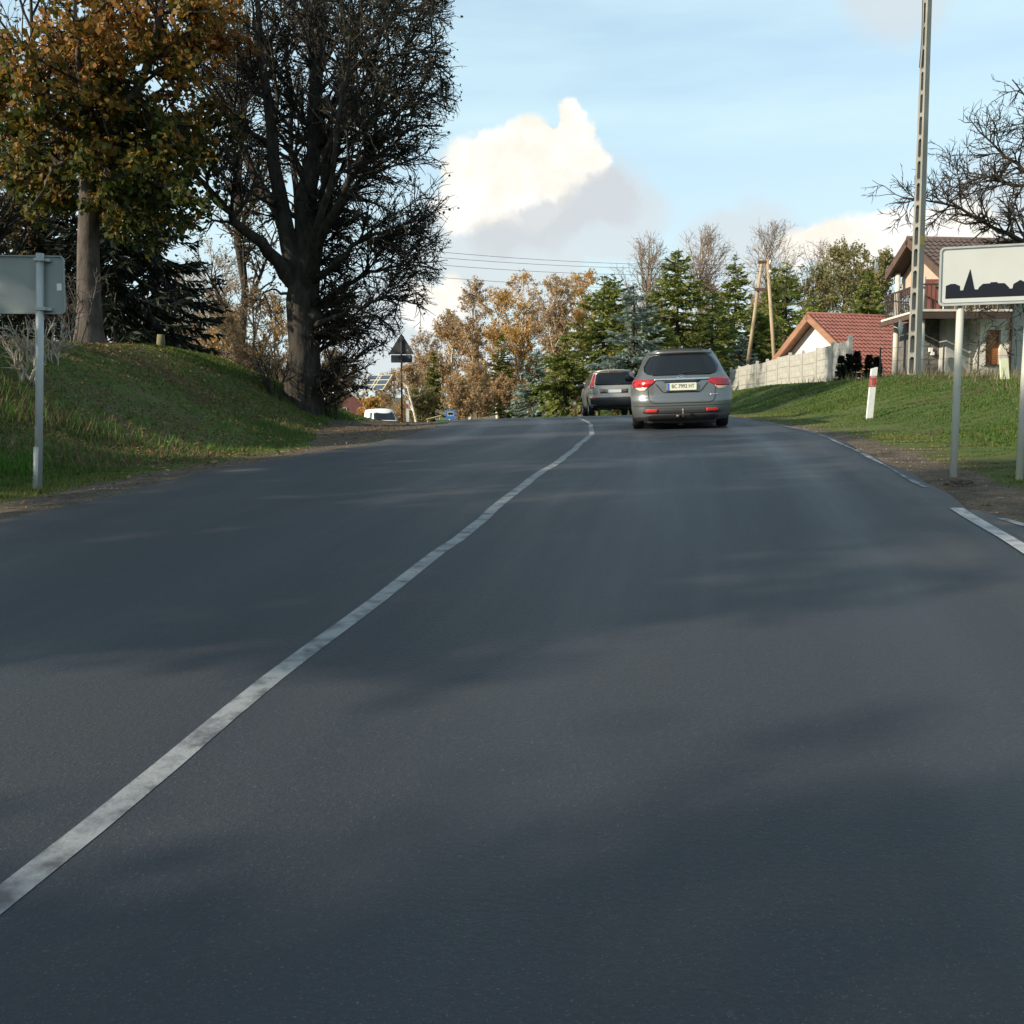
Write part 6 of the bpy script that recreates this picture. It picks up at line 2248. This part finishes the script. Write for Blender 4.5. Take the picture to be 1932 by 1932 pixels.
def build_grass():
    rng = np.random.default_rng(300)
    xs, ys = [], []
    for (n, x0, x1, y0, y1) in ((150000, -9.0, -3.0, 5.5, 15.0), (130000, -14, -2.5, 14.0, 30.0), (90000, 3.2, 10.0, 5.0, 15.0), (110000, 4.5, 16.0, 14.0, 34.0), (60000, 5.0, 16.0, 33.0, 62.0), (30000, -18, -8, 12, 30)):
        a, b = scatter(rng, n, x0, x1, y0, y1)
        xs.append(a)
        ys.append(b)
    x, y = np.concatenate(xs), np.concatenate(ys)
    z, dirt, e, left = H(x, y, True)
    pt = patchy(x, y, 0.9)
    spot = np.exp(-(((x + 6.3) / 2.0) ** 2 + ((y - 17.5) / 3.4) ** 2) ** 2)
    brown = left & (rng.random(len(x)) < spot * 1.1) | left & (ss(0.15, 0.6, patchy(x * 0.6 + 5, y * 0.6, 1.0, 1.0) + 0.5 * ss(3.2, 4.2, e) * (1 - ss(4.6, 5.6, e))) > 0.35)
    keep = (e > 0.12) & (rng.random(len(x)) > dirt * 1.15) & (rng.random(len(x)) > np.where(brown, 0.55, 0.0))
    x, y, z, e, left, pt, brown, dirt = (a[keep] for a in (x, y, z, e, left, pt, brown, dirt))
    n = len(x)
    dist = np.hypot(x, y)
    lush = left & (rng.random(n) < ss(1.5, 2.6, e + 0.5 * np.sin(y * 2)) * (1 - ss(3.4, 5.0, e)) * (1 - ss(12.5, 17.5, y)) * ss(-0.7, 0.2, patchy(x, y, 1.6, 2.0)))
    hgt = rng.uniform(0.025, 0.060, n) * (1 + 0.7 * np.clip(pt, -0.6, 1.4)) * np.where(left, 1.25, 0.85)
    hgt *= np.where(e < 1.6, 0.6, 1.0) * np.where(lush, rng.uniform(1.4, 2.8, n), 1.0)
    wd = 0.0045 + 0.00045 * dist
    az = rng.uniform(0, 2 * np.pi, n)
    lean = rng.uniform(0.1, 0.9, n) * hgt
    base = np.stack([x, y, z - 0.01], 1)
    dv = np.stack([np.cos(az), np.sin(az), np.zeros(n)], 1)
    sv = np.stack([-np.sin(az), np.cos(az), np.zeros(n)], 1)
    V = np.stack([base - sv * wd[:, None], base + sv * wd[:, None], base + dv * lean[:, None] + np.array([0, 0, 1]) * hgt[:, None]], 1)
    g1, g2 = np.array([0.040, 0.088, 0.016]), np.array([0.080, 0.140, 0.028])
    yel, tan = np.array([0.20, 0.19, 0.055]), np.array([0.22, 0.17, 0.09])
    t = np.clip(0.5 + 0.5 * pt + rng.normal(0, 0.25, n), 0, 1)[:, None]
    c = g1 * (1 - t) + g2 * t
    fy = np.clip((1 - ss(0.3, 2.2, e)) * 0.75 + rng.normal(0, 0.15, n) + 0.25 * ss(0.2, 0.9, patchy(x, y, 0.5, 3.0)), 0, 1)[:, None]
    c = c * (1 - fy) + yel * fy
    c = np.where(lush[:, None], (np.array([0.045, 0.120, 0.015]) * (1 - t) + np.array([0.085, 0.190, 0.028]) * t), c)
    ft = (rng.random(n) < np.where(brown, 0.6, 0.08))[:, None]
    c = np.where(ft, tan * rng.uniform(0.4, 1.0, n)[:, None], c)
    me = np_mesh("grass", V.reshape(-1, 3), [np.arange(3 * n).reshape(-1, 3)])
    attr_color(me, np.repeat(c, 3, 0))
    tag(link("grass", me, tint_material("grass_blades", 0.35)), "short green grass covering both roadside banks", "grass", kind="stuff")
    # taller dry weeds along the top of the right bank
    n = 5200
    x, y = scatter(rng, n, 8.5, 19.0, 17.0, 37.0)
    z, dirt, e, left = H(x, y, True)
    k = (e > 4.3) & (rng.random(n) < 0.35 + 0.5 * ss(4.8, 5.6, e)) & (e < 11)
    x, y, z = x[k], y[k], z[k]
    n = len(x)
    hgt = rng.uniform(0.12, 0.42, n)
    az = rng.uniform(0, 2 * np.pi, n)
    dv = np.stack([np.cos(az), np.sin(az), np.zeros(n)], 1)
    sv = np.stack([-np.sin(az), np.cos(az), np.zeros(n)], 1)
    base = np.stack([x, y, z - 0.02], 1)
    V = np.stack([base - sv * 0.012, base + sv * 0.012, base + dv * (hgt * 0.45)[:, None] + np.array([0, 0, 1]) * hgt[:, None]], 1)
    c = np.where((rng.random(n) < 0.6)[:, None], np.array([0.20, 0.155, 0.095]), np.array([0.10, 0.12, 0.04])) * rng.uniform(0.6, 1.2, n)[:, None]
    me = np_mesh("dry_weeds", V.reshape(-1, 3), [np.arange(3 * n).reshape(-1, 3)])
    attr_color(me, np.repeat(c, 3, 0))
    tag(link("dry_weeds", me, tint_material("dry_stalks", 0.3)), "tan dry weeds along the top of the right bank", "weeds", kind="stuff")


def build_litter():
    rng = np.random.default_rng(310)
    n = 26000
    x, y = scatter(rng, n, -13, -2.6, 7.0, 30.0)
    z, dirt, e, left = H(x, y, True)
    br = 1.2 * np.exp(-(((x + 6.3) / 2.0) ** 2 + ((y - 17.5) / 3.4) ** 2) ** 2) + 0.5 * ss(0.0, 0.6, patchy(x * 0.6 + 5, y * 0.6, 1.0, 1.0)) + 0.5 * ss(3.0, 4.2, e)
    k = (e > 0.3) & left & (rng.random(n) < 0.08 + 0.7 * br)
    x, y, z = x[k], y[k], z[k]
    n = len(x)
    s = rng.uniform(0.016, 0.042, n)[:, None]
    d = unit(np.stack([rng.normal(0, 1, n), rng.normal(0, 1, n), rng.normal(0, 0.35, n)], 1))
    w = perp(rng, d)
    w[:, 2] *= 0.4
    p = np.stack([x, y, z + rng.uniform(0.01, 0.06, n)], 1)
    V = np.stack([p - d * s, p + w * s * 0.7, p + d * s, p - w * s * 0.7], 1)
    pal = np.array([[0.20, 0.11, 0.04], [0.28, 0.16, 0.05], [0.13, 0.08, 0.04], [0.24, 0.19, 0.09]])
    c = pal[rng.integers(0, 4, n)] * rng.uniform(0.6, 1.2, n)[:, None]
    me = np_mesh("fallen_leaves", V.reshape(-1, 3), [np.arange(4 * n).reshape(-1, 4)])
    attr_color(me, np.repeat(c, 4, 0))
    tag(link("fallen_leaves", me, tint_material("leaf_litter", 0.2)), "scattered brown fallen leaves on the left bank", "leaves", kind="stuff")
    # grit and clods along the dirt shoulders
    n = 9000
    y = rng.uniform(4.5, 34, n)
    side = rng.choice([-1, 1], n)
    k = np.searchsorted(RY, y)
    d = side * (HALF + rng.uniform(0.0, 1.15, n) ** 1.3)
    x, yy = RX[k] + d * RTY[k], RY[k] - d * RTX[k]
    z = H(x, yy)
    s = rng.uniform(0.004, 0.012, n) * rng.choice([1, 1, 1, 1.8], n)
    oct_ = np.array([[1, 0, 0], [0, 1, 0], [-1, 0, 0], [0, -1, 0], [0, 0, 0.8]])
    V = np.stack([x, yy, z - 0.002], 1)[:, None, :] + oct_[None] * s[:, None, None] * rng.uniform(0.6, 1.3, (n, 5, 1))
    f = np.array([[0, 1, 4], [1, 2, 4], [2, 3, 4], [3, 0, 4]])
    F = (np.arange(n)[:, None, None] * 5 + f[None]).reshape(-1, 3)
    me = np_mesh("grit", V.reshape(-1, 3), [F])
    pal = np.array([[0.10, 0.08, 0.06], [0.17, 0.145, 0.11], [0.055, 0.045, 0.035], [0.16, 0.14, 0.115]])
    attr_color(me, np.repeat(pal[rng.integers(0, 4, n)], 5, 0))
    tag(link("grit", me, tint_material("grit_stones", 0.0)), "loose grit and small clods on the dirt shoulders", "gravel", kind="stuff")
    # a dark clod of earth and sod on the right shoulder
    p = P(1812, 903, 9.2)
    g = Hs(p.x, p.y)
    m = MB()
    rr = random.Random(9)
    v, f = [], []
    nu, nv = 14, 7
    for i in range(nv):
        for j in range(nu):
            a, b = 2 * math.pi * j / nu, math.pi / 2 * i / (nv - 1)
            r = rr.uniform(0.75, 1.2)
            v.append((0.15 * r * math.cos(a) * math.cos(b), 0.07 * r * math.sin(a) * math.cos(b), 0.055 * r * math.sin(b) - 0.01))
    for i in range(nv - 1):
        for j in range(nu):
            f.append((i * nu + j, i * nu + (j + 1) % nu, (i + 1) * nu + (j + 1) % nu, (i + 1) * nu + j))
    m.add(v, f)
    o = m.build("earth_clod", material("clod_earth", (0.030, 0.024, 0.018), (0.07, 0.055, 0.04), rough=0.95, scale=20), None, (p.x, p.y, g))
    tag(o, "dark clod of earth on the shoulder between road and town sign", "clod")


build_grass()
build_litter()
